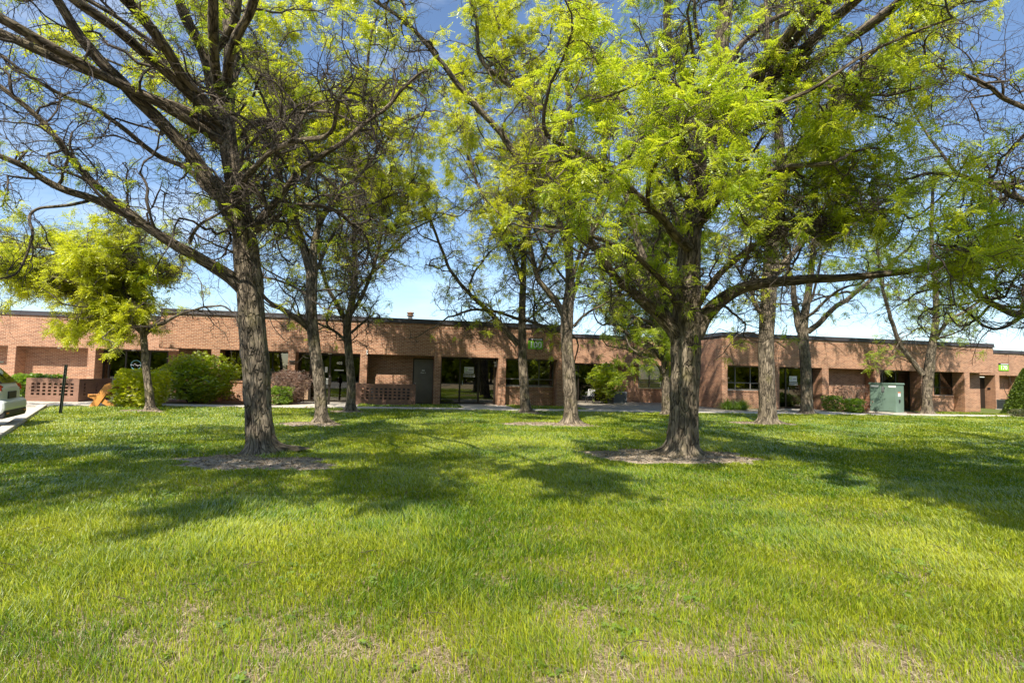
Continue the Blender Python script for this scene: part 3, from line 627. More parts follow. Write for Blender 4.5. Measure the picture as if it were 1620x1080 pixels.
# ------------------------------------------------------------------ the car
def car():
    rc = G(37, 671)                                   # far rear corner of the body on the ground
    ha = rad(209); h = np.array([math.cos(ha), math.sin(ha), 0])      # heading (forward)
    lft = np.array([-h[1], h[0], 0])
    # far side is the car's right when the tail faces the lawn
    org = rc + lft*.80 + h*.06
    e = empty('parked_car', org, ha, 'silver green sport utility car at the left edge with its tail over the kerb', 'car')
    paint = principled('car_paint', (.66, .69, .68), .32, metal=.08)
    trim = principled('car_trim', (.02, .02, .022), .6)
    gl = principled('car_glass', (.012, .014, .015), .05)
    red = principled('tail_lens', (.55, .012, .02), .12); clr = principled('clear_lens', (.6, .58, .56), .1)
    # stations along x (0 = tail, forward positive): x, half width low, half width belt, z bottom, z belt, half width roof, z roof
    st = [(.02, .70, .66, .50, .98, .60, .99), (.07, .84, .80, .36, 1.04, .66, 1.06), (.22, .89, .86, .33, 1.07, .68, 1.25), (.45, .91, .88, .32, 1.08, .66, 1.52), (.62, .92, .89, .32, 1.08, .64, 1.62), (1.2, .92, .90, .30, 1.07, .62, 1.68), (2.2, .92, .90, .28, 1.05, .61, 1.69), (2.9, .92, .90, .28, 1.03, .60, 1.60), (3.55, .92, .88, .28, 1.01, .55, 1.12), (4.2, .88, .84, .32, .92, .50, .96), (4.5, .76, .70, .42, .74, .45, .80)]
    V = []; prof_n = 0
    for x, wl, wb, zb, zt, wr, zr in st:
        pr = [(0, zb), (wl*.85, zb), (wl, zb+.14), (wl+.01, (zb+zt)/2), (wb, zt-.05), (wb-.03, zt), (wr+.03, zr-.07), (wr-.08, zr), (0, zr+.015)]
        ring_ = [(x, y, z) for y, z in pr]+[(x, -y, z) for y, z in pr[-2:0:-1]]
        prof_n = len(ring_); V += ring_
    F = []
    for i in range(len(st)-1):
        for j in range(prof_n): F.append((i*prof_n+j, i*prof_n+(j+1) % prof_n, (i+1)*prof_n+(j+1) % prof_n, (i+1)*prof_n+j))
    F.append(tuple(range(prof_n))[::-1]); F.append(tuple(range((len(st)-1)*prof_n, len(st)*prof_n)))
    me = bpy.data.meshes.new('body'); me.from_pydata(V, [], F); me.materials.append(paint); bo = link(bpy.data.objects.new('body', me), e)
    for p in me.polygons: p.use_smooth = True
    s = bo.modifiers.new('s', 'SUBSURF'); s.levels = 2; s.render_levels = 2
    # hatch glass (leaning), side glass
    MB().add([(.065, -.60, 1.10), (.065, .60, 1.10), (.49, .52, 1.545), (.49, -.52, 1.545), (.11, -.60, 1.08), (.11, .60, 1.08), (.53, .52, 1.52), (.53, -.52, 1.52)], BOXF).build('rear_window', gl, e, bevel=.01)
    for sg in (-1, 1):
        MB().add([(.62, sg*.865, 1.13), (3.1, sg*.875, 1.11), (2.7, sg*.70, 1.55), (.92, sg*.71, 1.57), (.62, sg*.83, 1.13), (3.1, sg*.84, 1.11), (2.7, sg*.66, 1.55), (.92, sg*.67, 1.57)], BOXF).build('side_window', gl, e, bevel=.01)
        t = MB().add([(.045, sg*.50, .92), (.03, sg*.80, .93), (.34, sg*.905, .95), (.42, sg*.90, 1.06), (.06, sg*.80, 1.08), (.055, sg*.52, 1.02),
                      (.10, sg*.50, .92), (.12, sg*.76, .93), (.34, sg*.86, .95), (.42, sg*.85, 1.06), (.13, sg*.76, 1.08), (.12, sg*.52, 1.02)],
                     [(0, 1, 4, 5), (1, 2, 3, 4), (6, 11, 10, 7), (7, 10, 9, 8), (5, 4, 10, 11), (4, 3, 9, 10), (0, 6, 7, 1), (1, 7, 8, 2), (2, 8, 9, 3), (0, 5, 11, 6)])
        tl = t.build('tail_light', red, e)
        MB().box(.035, .06, min(sg*.52, sg*.80), max(sg*.52, sg*.80), .90, .925).build('reversing_lens', clr, tl)
    MB().box(.0, .03, -.30, .30, .72, .90).build('licence_recess', trim, e, bevel=.02)
    m = MB(); m.prism([(-.06, .42), (-.09, .52), (-.08, .66), (.0, .70), (.5, .70), (.5, .36), (0, .36)], -.86, .86); m.build('bumper', paint, e, bevel=.05, smooth=False)
    m = MB(); m.prism([(-.07, .27), (-.095, .36), (-.085, .47), (.0, .48), (.5, .40), (.5, .25)], -.83, .83); m.build('bumper_trim', trim, e, bevel=.03)
    MB().box(-.102, -.09, -.74, -.58, .38, .41).box(-.102, -.09, .58, .74, .38, .41).build('reflector', principled('reflector', (.7, .2, .02), .3), e)
    MB().bar((.30, 0, 1.36), (.10, .05, 1.12), .02, .015, up=(0, 1, 0)).build('rear_wiper', trim, e)
    MB().box(.36, .66, -.55, .55, 1.585, 1.62).build('spoiler', paint, e, bevel=.012)
    for x in (.95, 3.65):
        for sg in (-1, 1):
            y = sg*.80
            tm = []; ty = MB(); seg = 28; v = []; f = []
            pf = [(.20, -.1), (.30, -.115), (.335, -.09), (.345, 0), (.335, .09), (.30, .115), (.20, .1)]
            for r_, yy in pf:
                for k in range(seg): a = 2*math.pi*k/seg; v.append((x+r_*math.cos(a), y+yy, .345+r_*math.sin(a)))
            for i in range(len(pf)-1):
                for k in range(seg): f.append((i*seg+k, i*seg+(k+1) % seg, (i+1)*seg+(k+1) % seg, (i+1)*seg+k))
            ty.add(v, f); wh = ty.build('wheel', principled('tyre', (.02, .02, .02), .85), e, smooth=True)
            rm = MB(); v = []; f = []
            for r_, yy in ((.205, sg*.09), (.19, sg*.07), (.06, sg*.085), (.001, sg*.085)):
                for k in range(seg): a = 2*math.pi*k/seg; v.append((x+r_*math.cos(a), y+yy, .345+r_*math.sin(a)))
            for i in range(3):
                for k in range(seg): f.append((i*seg+k, i*seg+(k+1) % seg, (i+1)*seg+(k+1) % seg, (i+1)*seg+k))
            rm.add(v, f); rm.build('rim', MT['steel'], wh)
car()

# ------------------------------------------------------------------ trees
def norm(a): return a/np.maximum(np.linalg.norm(a, axis=-1, keepdims=True), 1e-9)
def catmull(pts, rad_, step):
    pts = np.asarray(pts, float); rad_ = np.asarray(rad_, float); n = len(pts); out = []; ro = []
    E = np.vstack([2*pts[0]-pts[1], pts, 2*pts[-1]-pts[-2]])
    for i in range(n-1):
        p0, p1, p2, p3 = E[i:i+4]; k = max(2, int(np.linalg.norm(p2-p1)/step))
        for j in range(k):
            t = j/k; out.append(.5*((2*p1)+(-p0+p2)*t+(2*p0-5*p1+4*p2-p3)*t*t+(-p0+3*p1-3*p2+p3)*t**3)); ro.append(rad_[i]*(1-t)+rad_[i+1]*t)
    out.append(pts[-1]); ro.append(rad_[-1]); return np.array(out), np.array(ro)
def big_tube(pts, r, sides, seed, flare=0, rough=.07, detail=1.0):
    """one tapered limb with ridged bark relief; returns V, F, bark coords"""
    n = len(pts); T = norm(np.gradient(pts, axis=0)); ref = np.array([1., .3, 0]); ref = ref-T[0]*(ref@T[0]); ref /= np.linalg.norm(ref)
    X = np.zeros_like(pts); X[0] = ref
    for i in range(1, n): x = X[i-1]-T[i]*(X[i-1]@T[i]); X[i] = x/np.linalg.norm(x)
    Y = np.cross(T, X); L = np.concatenate([[0], np.cumsum(np.linalg.norm(np.diff(pts, axis=0), axis=1))])
    a = np.linspace(0, 2*np.pi, sides, endpoint=False); ca, sa = np.cos(a), np.sin(a)
    r0 = r.max()
    bx = np.stack([np.broadcast_to(ca*r0, (n, sides)), np.broadcast_to(sa*r0, (n, sides)), np.broadcast_to(L[:, None], (n, sides))], -1)+seed*3.7
    q = bx*np.array([1, 1, .22])
    ridge = 1-np.abs(2*fbm(q*7*detail, 3)-1)*1.6; lump = fbm(bx*np.array([1, 1, .5])*2.2, 2)-.5
    R = r[:, None]*(1+rough*(ridge-1.05)+lump*.16)
    if flare:
        rs = np.random.default_rng(seed); nl = rs.integers(5, 7); lob = np.zeros(sides)
        for k in range(nl): lob += rs.uniform(.5, 1.1)*np.exp(-((np.angle(np.exp(1j*(a-2*np.pi*k/nl-rs.uniform(-.3, .3)))))/.30)**2)
        z = np.clip(pts[:, 2], 0, 9)[:, None]
        rm = np.median(r[:max(3, len(r)//3)]); R = R+rm*flare*(np.exp(-z/.07)*(.15+2.0*lob[None])+.26*np.exp(-z/.17)*(.15+.8*lob[None]))
    V = pts[:, None]+X[:, None]*(R*ca)[..., None]+Y[:, None]*(R*sa)[..., None]
    if flare:
        zz = V[..., 2]; 
    idx = np.arange(n*sides).reshape(n, sides); nx = np.roll(idx, -1, 1)
    F = np.stack([idx[:-1], nx[:-1], nx[1:], idx[1:]], -1).reshape(-1, 4)
    # cap
    V = V.reshape(-1, 3); V = np.vstack([V, pts[-1]+T[-1]*r[-1]]); bxx = np.vstack([bx.reshape(-1, 3), bx[-1, 0]])
    tri = np.stack([idx[-1], nx[-1], np.full(sides, n*sides)], -1)
    return V, F, tri, bxx
def grow(P0, D0, L, nseg, wig, up, rs, droop=0):
    K = len(P0); pts = np.zeros((K, nseg+1, 3)); pts[:, 0] = P0; d = norm(D0); m = np.zeros_like(d)
    for i in range(nseg):
        m = m*.35+rs.normal(size=(K, 3))*wig
        d = norm(d+m+np.array([0, 0, up-droop*i/nseg])); pts[:, i+1] = pts[:, i]+d*(L/nseg)[:, None]
    return pts
def tubes(pts, r0, r1, sides):
    K, n, _ = pts.shape; T = norm(np.gradient(pts, axis=1)); ref = np.zeros_like(T); ref[..., 2] = 1
    ref[np.abs(T[..., 2]) > .9] = (1, 0, 0)
    X = norm(np.cross(T, ref)); Y = np.cross(T, X); a = np.linspace(0, 2*np.pi, sides, endpoint=False)
    t = np.linspace(0, 1, n)[None]; R = r0[:, None]*(1-t)+r1[:, None]*t
    V = pts[:, :, None]+R[..., None, None]*(X[:, :, None]*np.cos(a)[:, None]+Y[:, :, None]*np.sin(a)[:, None])
    idx = np.arange(K*n*sides).reshape(K, n, sides); nx = np.roll(idx, -1, 2)
    F = np.stack([idx[:, :-1], nx[:, :-1], nx[:, 1:], idx[:, 1:]], -1).reshape(-1, 4)
    return V.reshape(-1, 3), F
def spawn(pts, r0, r1, m, t0, t1, amin, amax, flat, upb, rs):
    """m children on every chain"""
    K, n, _ = pts.shape; t = t0+(t1-t0)*(np.arange(m)[None]+rs.random((K, m)))/m
    f = t*(n-1); i = np.minimum(f.astype(int), n-2); fr = (f-i)[..., None]; k = np.arange(K)[:, None]
    p = pts[k, i]*(1-fr)+pts[k, i+1]*fr; T = norm(pts[k, i+1]-pts[k, i])
    g = rs.normal(size=T.shape); g[..., 2] *= flat; g = norm(g-T*(g*T).sum(-1, keepdims=True))
    a = rs.uniform(amin, amax, (K, m))[..., None]
    D = T*np.cos(a)+g*np.sin(a); D[..., 2] += upb
    rr = (r0[:, None]*(1-t)+r1[:, None]*t)
    return p.reshape(-1, 3), norm(D).reshape(-1, 3), rr.ravel(), t.ravel()
def frond_template(pairs, L, lw, ll, droop):
    """a pinnate leaf: leaflets in pairs on an arching rachis; x along, z up"""
    V = []; F = []
    for i in range(pairs):
        t = (i+.7)/(pairs+.3); x = L*t; z = -droop*L*t*t; sc_ = math.sin(math.pi*(.18+.72*t))**.6
        for sg in (-1, 1):
            b = len(V); l = ll*sc_; w_ = lw*sc_
            V += [(x, 0, z), (x+w_*.5+l*.18, sg*l*.5, z-.10*l), (x+l*.30, sg*l, z-.28*l), (x-w_*.5+l*.1, sg*l*.5, z-.06*l)]
            F.append((b, b+1, b+2, b+3))
    b = len(V); V += [(L, 0, -droop*L), (L+ll*.5, lw*.6, -droop*L*1.1), (L+ll, 0, -droop*L*1.25), (L+ll*.5, -lw*.6, -droop*L*1.1)]; F.append((b, b+1, b+2, b+3))
    return np.array(V), np.array(F)
FRONDS = {'near': frond_template(6, .135, .017, .036, .35), 'mid': frond_template(4, .15, .026, .048, .35), 'far': frond_template(2, .15, .055, .075, .3)}
def scatter_fronds(T, pos, D, size, rs):
    """place the template at pos pointing along D with its upper side mostly up"""
    V0, F0 = T; K = len(pos); D = norm(D); up = np.array([0, 0, 1.])+rs.normal(size=D.shape)*.35
    Yv = norm(np.cross(up, D)); Z = np.cross(D, Yv); M = np.stack([D, Yv, Z], -1)          # columns
    V = np.einsum('kij,vj->kvi', M, V0)*size[:, None, None]+pos[:, None]
    F = (F0[None]+(np.arange(K)*len(V0))[:, None, None]).reshape(-1, F0.shape[1])
    return V.reshape(-1, 3), F
NTREE = 0
def tree(key, base, limbs, label, n_auto=6, auto_h=None, auto_len=5.0, auto_r=.07, auto_up=(.35, 1.1), n1=80, n2=9, n3=6, L1=(1.4, 3.0), dens=lambda p: np.full(len(p), .5),
         leafm='leafmid', lod='mid', lsize=1.0, fronds=4, name='honey_locust_tree', flare=1.0, sides=24, step=.12, auto_az=None, wig=.36, l1_limb=None, spread=.16, l1dir=None, keep=None, over=None):
    """limbs: lists of (u, v, width_px, Y) traced at their own distances; the first is the trunk"""
    rs = np.random.default_rng(abs(hash(key)) % 1000 if False else sum(ord(c)*(i+3) for i, c in enumerate(key)))
    e = empty(name, (float(base[0]), float(base[1]), 0), 0, label, 'tree', 'honey locust trees on the lawn'); off = np.array([base[0], base[1], 0])
    chains = []
    VV = []; FF = []; TT = []; BB = []; nv = 0
    for li, lm in enumerate(limbs):
        pts = np.array([P(u, v, Y) for u, v, w_, Y in lm]); r = np.array([w_/2*Y/FP*.96/math.sqrt(1+((u-810)/FP)**2) for u, v, w_, Y in lm])
        if li == 0: pts[0, 2] = -.04
        p, r = catmull(pts, r, step)
        if li: p[1:-1] += (fbm(np.stack([p[1:-1]*1.1+li*5+k*31 for k in range(1)])[0][:, [0, 1, 2]])[:, None]-.5)*0
        jit = np.stack([fbm(p*1.3+k*41+li*7, 2)-.5 for k in range(3)], -1)*(.0 if li == 0 else .16)
        ramp = np.clip(np.arange(len(p))/4, 0, 1)[:, None]; p = p+jit*ramp
        chains.append((p, r, li))
    # procedural limbs that fill the crown on every side
    if n_auto:
        tp, tr, _ = chains[0]; hs = auto_h or (2.6, 99)
        ok = [i for i in range(len(tp)) if hs[0] <= tp[i, 2] <= hs[1]]
        more = [(c[0][i], c[1][i]) for c in chains[1:] for i in range(len(c[0])//3, len(c[0])) if c[1][i] > .045 and c[0][i][2] > 3.0]
        cand = [(tp[i], tr[i]) for i in ok]+more[::3]
        az0 = rs.uniform(0, 6.28); st = []; dr = []; rr = []
        for k in range(n_auto):
            p_, r_ = cand[rs.integers(len(cand))]
            az = az0+k*2.4 if auto_az is None else rs.uniform(*auto_az); el = rs.uniform(*auto_up)
            st.append(p_); dr.append((math.cos(az)*math.cos(el), math.sin(az)*math.cos(el), math.sin(el))); rr.append(min(r_*.75, auto_r*rs.uniform(.7, 1.2)))
        ap = grow(np.array(st), np.array(dr), rs.uniform(.75, 1.2, n_auto)*auto_len, 16, .16, .03, rs)
        for k in range(n_auto):
            p, r = catmull(ap[k], np.linspace(rr[k], rr[k]*.28, 17), max(step, .18)); chains.append((p, r, 100+k))
    for az, el, h0, ln, r0_ in (over or ()):
        tp, tr, _ = chains[0]; i = int(np.argmin(abs(tp[:, 2]-h0)))
        tt = np.linspace(0, 1, 17)[:, None]; dv = np.array([[math.cos(az)*math.cos(el), math.sin(az)*math.cos(el), math.sin(el)]])
        ap = tp[i]+dv*ln*tt+np.array([[0, 0, 1.]])*np.sin(tt*np.pi*.5)*.9+np.cumsum(rs.normal(size=(17, 3))*.07*np.array([1, 1, .5]), 0)*np.clip(tt*6, 0, 1)
        p, r = catmull(ap, np.linspace(r0_, r0_*.25, 17), .2); chains.append((p, r, 200))
    for p, r, li in chains:
        big = r.max() > .12
        sd_ = sides if li == 0 else (max(10, sides//2) if big else 8)
        V, F, tr, bx = big_tube(p-off, r, sd_, len(BB)+NTREE*13+1, flare if li == 0 else 0, rough=.16 if li == 0 else .12)
        VV.append(V); FF.append(F+nv); TT.append(tr+nv); BB.append(bx); nv += len(V)
    mesh_np('trunk', np.vstack(VV), [np.vstack(FF), np.vstack(TT)], MT['bark1'], e, {'bark': np.vstack(BB)}, smooth=True)
    # first order side branches, spread along all limbs by length
    pos = []; dirs = []; rr = []
    cl = []
    for p, r, li in chains:
        seg = np.linalg.norm(np.diff(p, axis=0), axis=1)
        for i in range(len(p)-1):
            if p[i, 2] > 2.5 and not (li == 0 and r[i] > .17 and p[i, 2] < 3.2): cl.append((p[i], p[i+1], r[i], seg[i]*(1.0 if r[i] < .13 else .5)*((3.4 if p[i, 1] < 5.6 else .15) if li == 200 and key != 'T7b' else (2.6 if li in (7, 9, 11, 12) else 1.0) if (key == 'T2' and 6 <= li < 20) else 1)))
    wts = np.array([c[3] for c in cl]); wts /= wts.sum(); ch = rs.choice(len(cl), n1, p=wts)
    for c in ch:
        a, b, r_, _ = cl[c]; t = norm(b-a); g = rs.normal(size=3); g[2] *= .55; g[2] += .1
        if l1dir is not None: g = g+np.array(l1dir)*rs.uniform(0, 1)
        g = g-t*(g@t); g = norm(g); an = rs.uniform(.6, 1.25); pos.append(a); dirs.append(t*math.cos(an)+g*math.sin(an)); rr.append(min(r_*.6, rs.uniform(.018, .036)))
    # and the tips of the limbs
    for p, r, li in chains:
        pos.append(p[-1]); dirs.append(p[-1]-p[-2]); rr.append(r[-1]*.9)
    pos = np.array(pos); dirs = np.array(dirs); rr = np.array(rr); K = len(pos)
    c1 = grow(pos, dirs, rs.uniform(*L1, K)*np.clip(rr/.026, .6, 1.3), 12, wig, .03, rs, droop=.05); e1 = rr*.28
    p, d, r_, t = spawn(c1, rr, e1, n2, .08, 1.0, .5, 1.2, .7, .05, rs)
    r2 = np.minimum(r_*.7, rs.uniform(.0065, .0115, len(r_))); c2 = grow(p, d, rs.uniform(.45, 1.15, len(p)), 8, wig*1.15, .0, rs, droop=.10); e2 = r2*.4
    p, d, r_, t = spawn(c2, r2, e2, n3, .1, 1.0, .5, 1.25, .8, 0, rs)
    r3 = np.minimum(r_*.75, rs.uniform(.003, .0052, len(r_))); c3 = grow(p, d, rs.uniform(.16, .42, len(p)), 4, wig*1.1, 0, rs)
    if keep is not None: k = keep(c3[:, 0]); c3 = c3[k]; r3 = r3[k]
    V1, F1 = tubes(c1, rr, e1, 6); V2, F2 = tubes(c2, r2, e2, 4); V3, F3 = tubes(c3, r3, r3*.5, 3)
    mesh_np('branches', np.vstack([V1, V2, V3])-off, [F1, F2+len(V1), F3+len(V1)+len(V2)], MT['twig'], e, smooth=True)
    # leaves
    lp = np.concatenate([c3[:, -1], c3[:, 2], c2[:, -1], c2[:, 5]]); ld = np.concatenate([c3[:, -1]-c3[:, -2], c3[:, 2]-c3[:, 1], c2[:, -1]-c2[:, -2], c2[:, 5]-c2[:, 4]])
    fronds = int(round(fronds*1.8)); pr = dens(lp)*.32; cl_ = fbm(lp*2.1+NTREE*9, 2); pr = pr*np.clip((cl_-.45)*12, 0, 1.9)*np.clip((fbm(lp*.42+5+NTREE, 2)-.40)*8, .25, 1.4)
    k = rs.random(len(lp)) < pr; lp = lp[k]; ld = norm(ld[k])
    q = np.repeat(lp, fronds, 0)+rs.normal(size=(len(lp)*fronds, 3))*.03; D = np.repeat(ld, fronds, 0)*.55+rs.normal(size=(len(q), 3))*.75; D[:, 2] = D[:, 2]*.6-.12
    V, F = scatter_fronds(FRONDS[lod], q, D, rs.uniform(.7, 1.25, len(q))*lsize*1.12, rs)
    tone = np.repeat(np.clip(np.repeat(rs.random(len(lp)), fronds)*.55+rs.random(len(q))*.45, 0, 1), len(FRONDS[lod][0]))
    if len(V): mesh_np('foliage', V-off, [F], MT[leafm], e, {'tone': tone})
    print('tree', key, 'L2', len(c2), 'L3', len(c3), 'leaf clusters', len(lp))
    return e

def B0(k): return G(*TREES[k])
b = B0('T1'); Y = b[1]
tree('T1', b, [
 [(415, 716, 54, Y), (412, 690, 50, Y), (408, 640, 48, Y), (405, 590, 49, Y), (400, 520, 49, Y), (396, 460, 50, Y), (390, 400, 46, Y), (384, 350, 42, Y), (372, 290, 36, Y), (362, 230, 33, Y), (358, 170, 31, Y+.1), (366, 100, 28, Y+.2), (364, 30, 27, Y+.3), (372, -60, 22, Y+.4), (385, -160, 16, Y+.4), (380, -260, 9, Y+.3)],
 [(398, 470, 34, Y), (370, 440, 26, Y-.2), (320, 410, 22, Y-.5), (260, 375, 20, Y-.9), (190, 335, 18, Y-1.3), (110, 300, 16, Y-1.8), (40, 262, 14, Y-2.2), (-40, 235, 12, Y-2.6), (-150, 200, 8, Y-3)],
 [(386, 375, 34, Y), (350, 310, 29, Y-.2), (290, 228, 26, Y-.6), (210, 150, 24, Y-1.1), (140, 75, 22, Y-1.6), (80, -20, 20, Y-2.2), (20, -140, 15, Y-2.8), (-60, -300, 8, Y-3.2)],
 [(366, 250, 28, Y), (348, 160, 24, Y-.2), (322, 90, 22, Y-.5), (290, 20, 20, Y-.9), (255, -70, 16, Y-1.3), (210, -200, 9, Y-1.7)],
 [(348, 220, 18, Y-.1), (318, 165, 16, Y-.5), (270, 95, 12, Y-.9), (210, 48, 10, Y-1.4), (130, 0, 8, Y-2), (40, -40, 5, Y-2.4)],
 [(398, 365, 15, Y), (425, 332, 13, Y-.1), (452, 300, 11, Y-.3), (478, 268, 10, Y-.5), (540, 228, 9, Y-.8), (615, 170, 7, Y-1), (660, 120, 5, Y-1.2)],
 [(380, 220, 8, Y), (405, 195, 7, Y-.3), (440, 184, 6, Y-.7), (500, 180, 5, Y-1.2), (570, 195, 4, Y-1.6)],
 [(140, 318, 7, Y-1.6), (90, 326, 7, Y-2), (60, 330, 6, Y-2.2), (48, 345, 6, Y-2.4), (54, 372, 6, Y-2.5), (42, 410, 5, Y-2.6), (25, 436, 5, Y-2.7), (-10, 442, 4, Y-2.8)],
 [(300, 385, 7, Y-.7), (312, 360, 6, Y-.9), (345, 340, 5, Y-1.1)],
], 'largest honey locust at left of the lawn with a long low limb reaching left', n_auto=6, auto_h=(3.8, 7), auto_len=5.2, n1=250, n2=11, n3=8, L1=(1.2, 2.6),
 dens=lambda p: np.clip(.035+.08*(p[:, 2] > 7.5)+.55*(p[:, 2] > 8.8)*(p[:, 1] < 11)+.06*(p[:, 1] > 12)+2.2*np.clip((4.8-p[:, 1])/.8, 0, 1)*(p[:, 2] > 4.6), 0, 2.4), leafm='leafnear', lod='near', sides=44, step=.06, fronds=4, wig=.43,
 over=[(rad(a), rad(e_), h_, l_, .10) for a, e_, h_, l_ in ((-124, 3, 6.0, 10), (-102, 3, 6.3, 10), (-86, 3, 6.4, 10), (-74, 3, 6.6, 10.5), (-60, 3, 6.8, 10.5), (-140, 5, 6.2, 8.5))])
b = B0('T2'); Y = b[1]
def d2(p):
    f = np.clip((11.2-p[:, 1])/2.2, 0, 1)*np.clip((p[:, 2]-3.25)/.8, 0, 1)
    return np.clip(.05+.5*(p[:, 2] > 8.8)*(p[:, 1] < 12)+.36*f*np.clip((p[:, 0]+.2)/1.2, 0, 1)*np.clip((7.0-p[:, 2])/1.0, .12, 1)+2.2*np.clip((3.7-p[:, 1])/.7, 0, 1)*(p[:, 2] > 5.6), 0, 2.4)
tree('T2', b, [
 [(1078, 720, 60, Y), (1080, 690, 55, Y), (1082, 640, 51, Y), (1084, 590, 50, Y), (1085, 550, 53, Y), (1087, 510, 52, Y), (1088, 450, 44, Y), (1092, 380, 40, Y), (1103, 300, 37, Y), (1118, 220, 34, Y), (1130, 130, 32, Y), (1145, 40, 28, Y-.1), (1152, -60, 23, Y-.3), (1150, -180, 16, Y-.5), (1160, -290, 9, Y-.5)],
 [(1076, 545, 28, Y), (1055, 510, 24, Y-.1), (1028, 482, 20, Y-.3), (985, 450, 15, Y-.8), (950, 405, 13, Y-1.3), (925, 360, 9, Y-1.9), (905, 300, 7, Y-2.5)],
 [(1066, 520, 18, Y+.1), (1048, 480, 15, Y+.3), (1022, 415, 13, Y+.5), (1008, 370, 11, Y+.7), (990, 300, 8, Y+.9)],
 [(1098, 530, 34, Y), (1122, 495, 27, Y-.1), (1160, 466, 23, Y-.3), (1210, 446, 20, Y-.6), (1270, 440, 18, Y-1), (1330, 438, 16, Y-1.4), (1420, 432, 14, Y-1.8), (1500, 415, 11, Y-2.1), (1580, 392, 7, Y-2.3)],
 [(1112, 190, 20, Y), (1080, 112, 17, Y-.2), (1058, 60, 15, Y-.4), (1055, -20, 13, Y-.7), (1040, -120, 9, Y-1)],
 [(1125, 150, 16, Y), (1160, 88, 14, Y-.3), (1190, 55, 12, Y-.6), (1245, 22, 10, Y-1.1), (1340, 0, 8, Y-1.6), (1450, -40, 5, Y-2)],
 # limbs that come towards the viewer and carry the leafy sprays
 [(1095, 400, 20, Y), (1060, 360, 17, Y-.9), (1010, 310, 14, Y-1.9), (950, 262, 11, Y-2.9), (880, 225, 8, Y-3.7)],
 [(1100, 360, 20, Y), (1130, 320, 17, Y-1), (1170, 290, 14, Y-2.1), (1240, 268, 11, Y-3.1), (1320, 255, 8, Y-3.9)],
 [(1105, 300, 18, Y), (1090, 250, 15, Y-1.0), (1080, 210, 12, Y-2.0), (1085, 180, 9, Y-3.2), (1080, 150, 7, Y-4.2)],
 [(1105, 480, 14, Y-.2), (1150, 420, 12, Y-1), (1220, 370, 10, Y-1.9), (1310, 345, 8, Y-2.8), (1420, 330, 6, Y-3.5)],
 [(1070, 480, 13, Y-.2), (1035, 430, 11, Y-1), (990, 395, 9, Y-1.8), (930, 370, 7, Y-2.6), (870, 360, 5, Y-3.2)],
 [(1115, 230, 16, Y), (1160, 180, 13, Y-.9), (1220, 150, 11, Y-1.9), (1300, 140, 9, Y-2.8), (1390, 150, 6, Y-3.6)],
], 'large honey locust right of centre with dense bright leafy sprays and low right limb', n_auto=6, auto_h=(4, 8), auto_len=5, n1=270, n2=12, n3=9, L1=(1.1, 2.3), dens=d2, leafm='leafnear', lod='near', sides=44, step=.06, fronds=5, lsize=1.12, wig=.38, l1dir=(0, -.5, -.05),
 over=[(rad(a), rad(e_), h_, l_, .10) for a, e_, h_, l_ in ((-86, 1, 7.0, 11.5), (-78, 1, 7.2, 12.5), (-71, 1, 7.0, 12.5), (-65, 1, 7.1, 12.5))])
b = B0('T3'); Y = b[1]
tree('T3', b, [
 [(238, 650, 17, Y), (236, 620, 15, Y), (230, 570, 13.5, Y), (227, 525, 13, Y), (224, 490, 9, Y), (226, 440, 7, Y), (222, 390, 5, Y)],
 [(226, 528, 10, Y), (208, 510, 8, Y+.2), (178, 494, 6, Y+.6), (130, 470, 5, Y+1), (80, 450, 4, Y+1.3), (20, 440, 3, Y+1.5)],
 [(224, 508, 8, Y), (150, 462, 7, Y-.3), (80, 438, 6, Y-.6), (0, 445, 5, Y-.8), (-60, 455, 3, Y-1)],
 [(224, 495, 8, Y), (170, 440, 7, Y+.2), (100, 400, 6, Y+.4), (20, 385, 5, Y+.6), (-50, 380, 3, Y+.6)],
 [(222, 500, 8, Y), (180, 478, 7, Y+.5), (120, 440, 5, Y+1.2), (60, 410, 4, Y+2), (-10, 395, 3, Y+2.6)],
 [(229, 528, 10, Y), (255, 510, 7, Y-.1), (300, 490, 5, Y-.3), (350, 484, 4, Y-.5)],
 [(226, 510, 8, Y), (190, 460, 6, Y+.5), (150, 420, 5, Y+1.2), (90, 390, 4, Y+2)],
], 'small honey locust beside the round shrub with a low bright yellow green crown', n_auto=4, auto_h=(2.8, 4.5), auto_len=3.4, auto_r=.045, auto_up=(.1, .8), n1=190, n2=10, n3=6, L1=(1.0, 2.2), l1dir=(-.9, .5, 0),
 dens=lambda p: np.clip(1.0-.45*np.clip(p[:, 0]+14.9, 0, 3), .05, 1.2), leafm='leafyellow', lod='mid', sides=18, step=.12, lsize=1.3, fronds=5)
b = B0('T4'); Y = b[1]
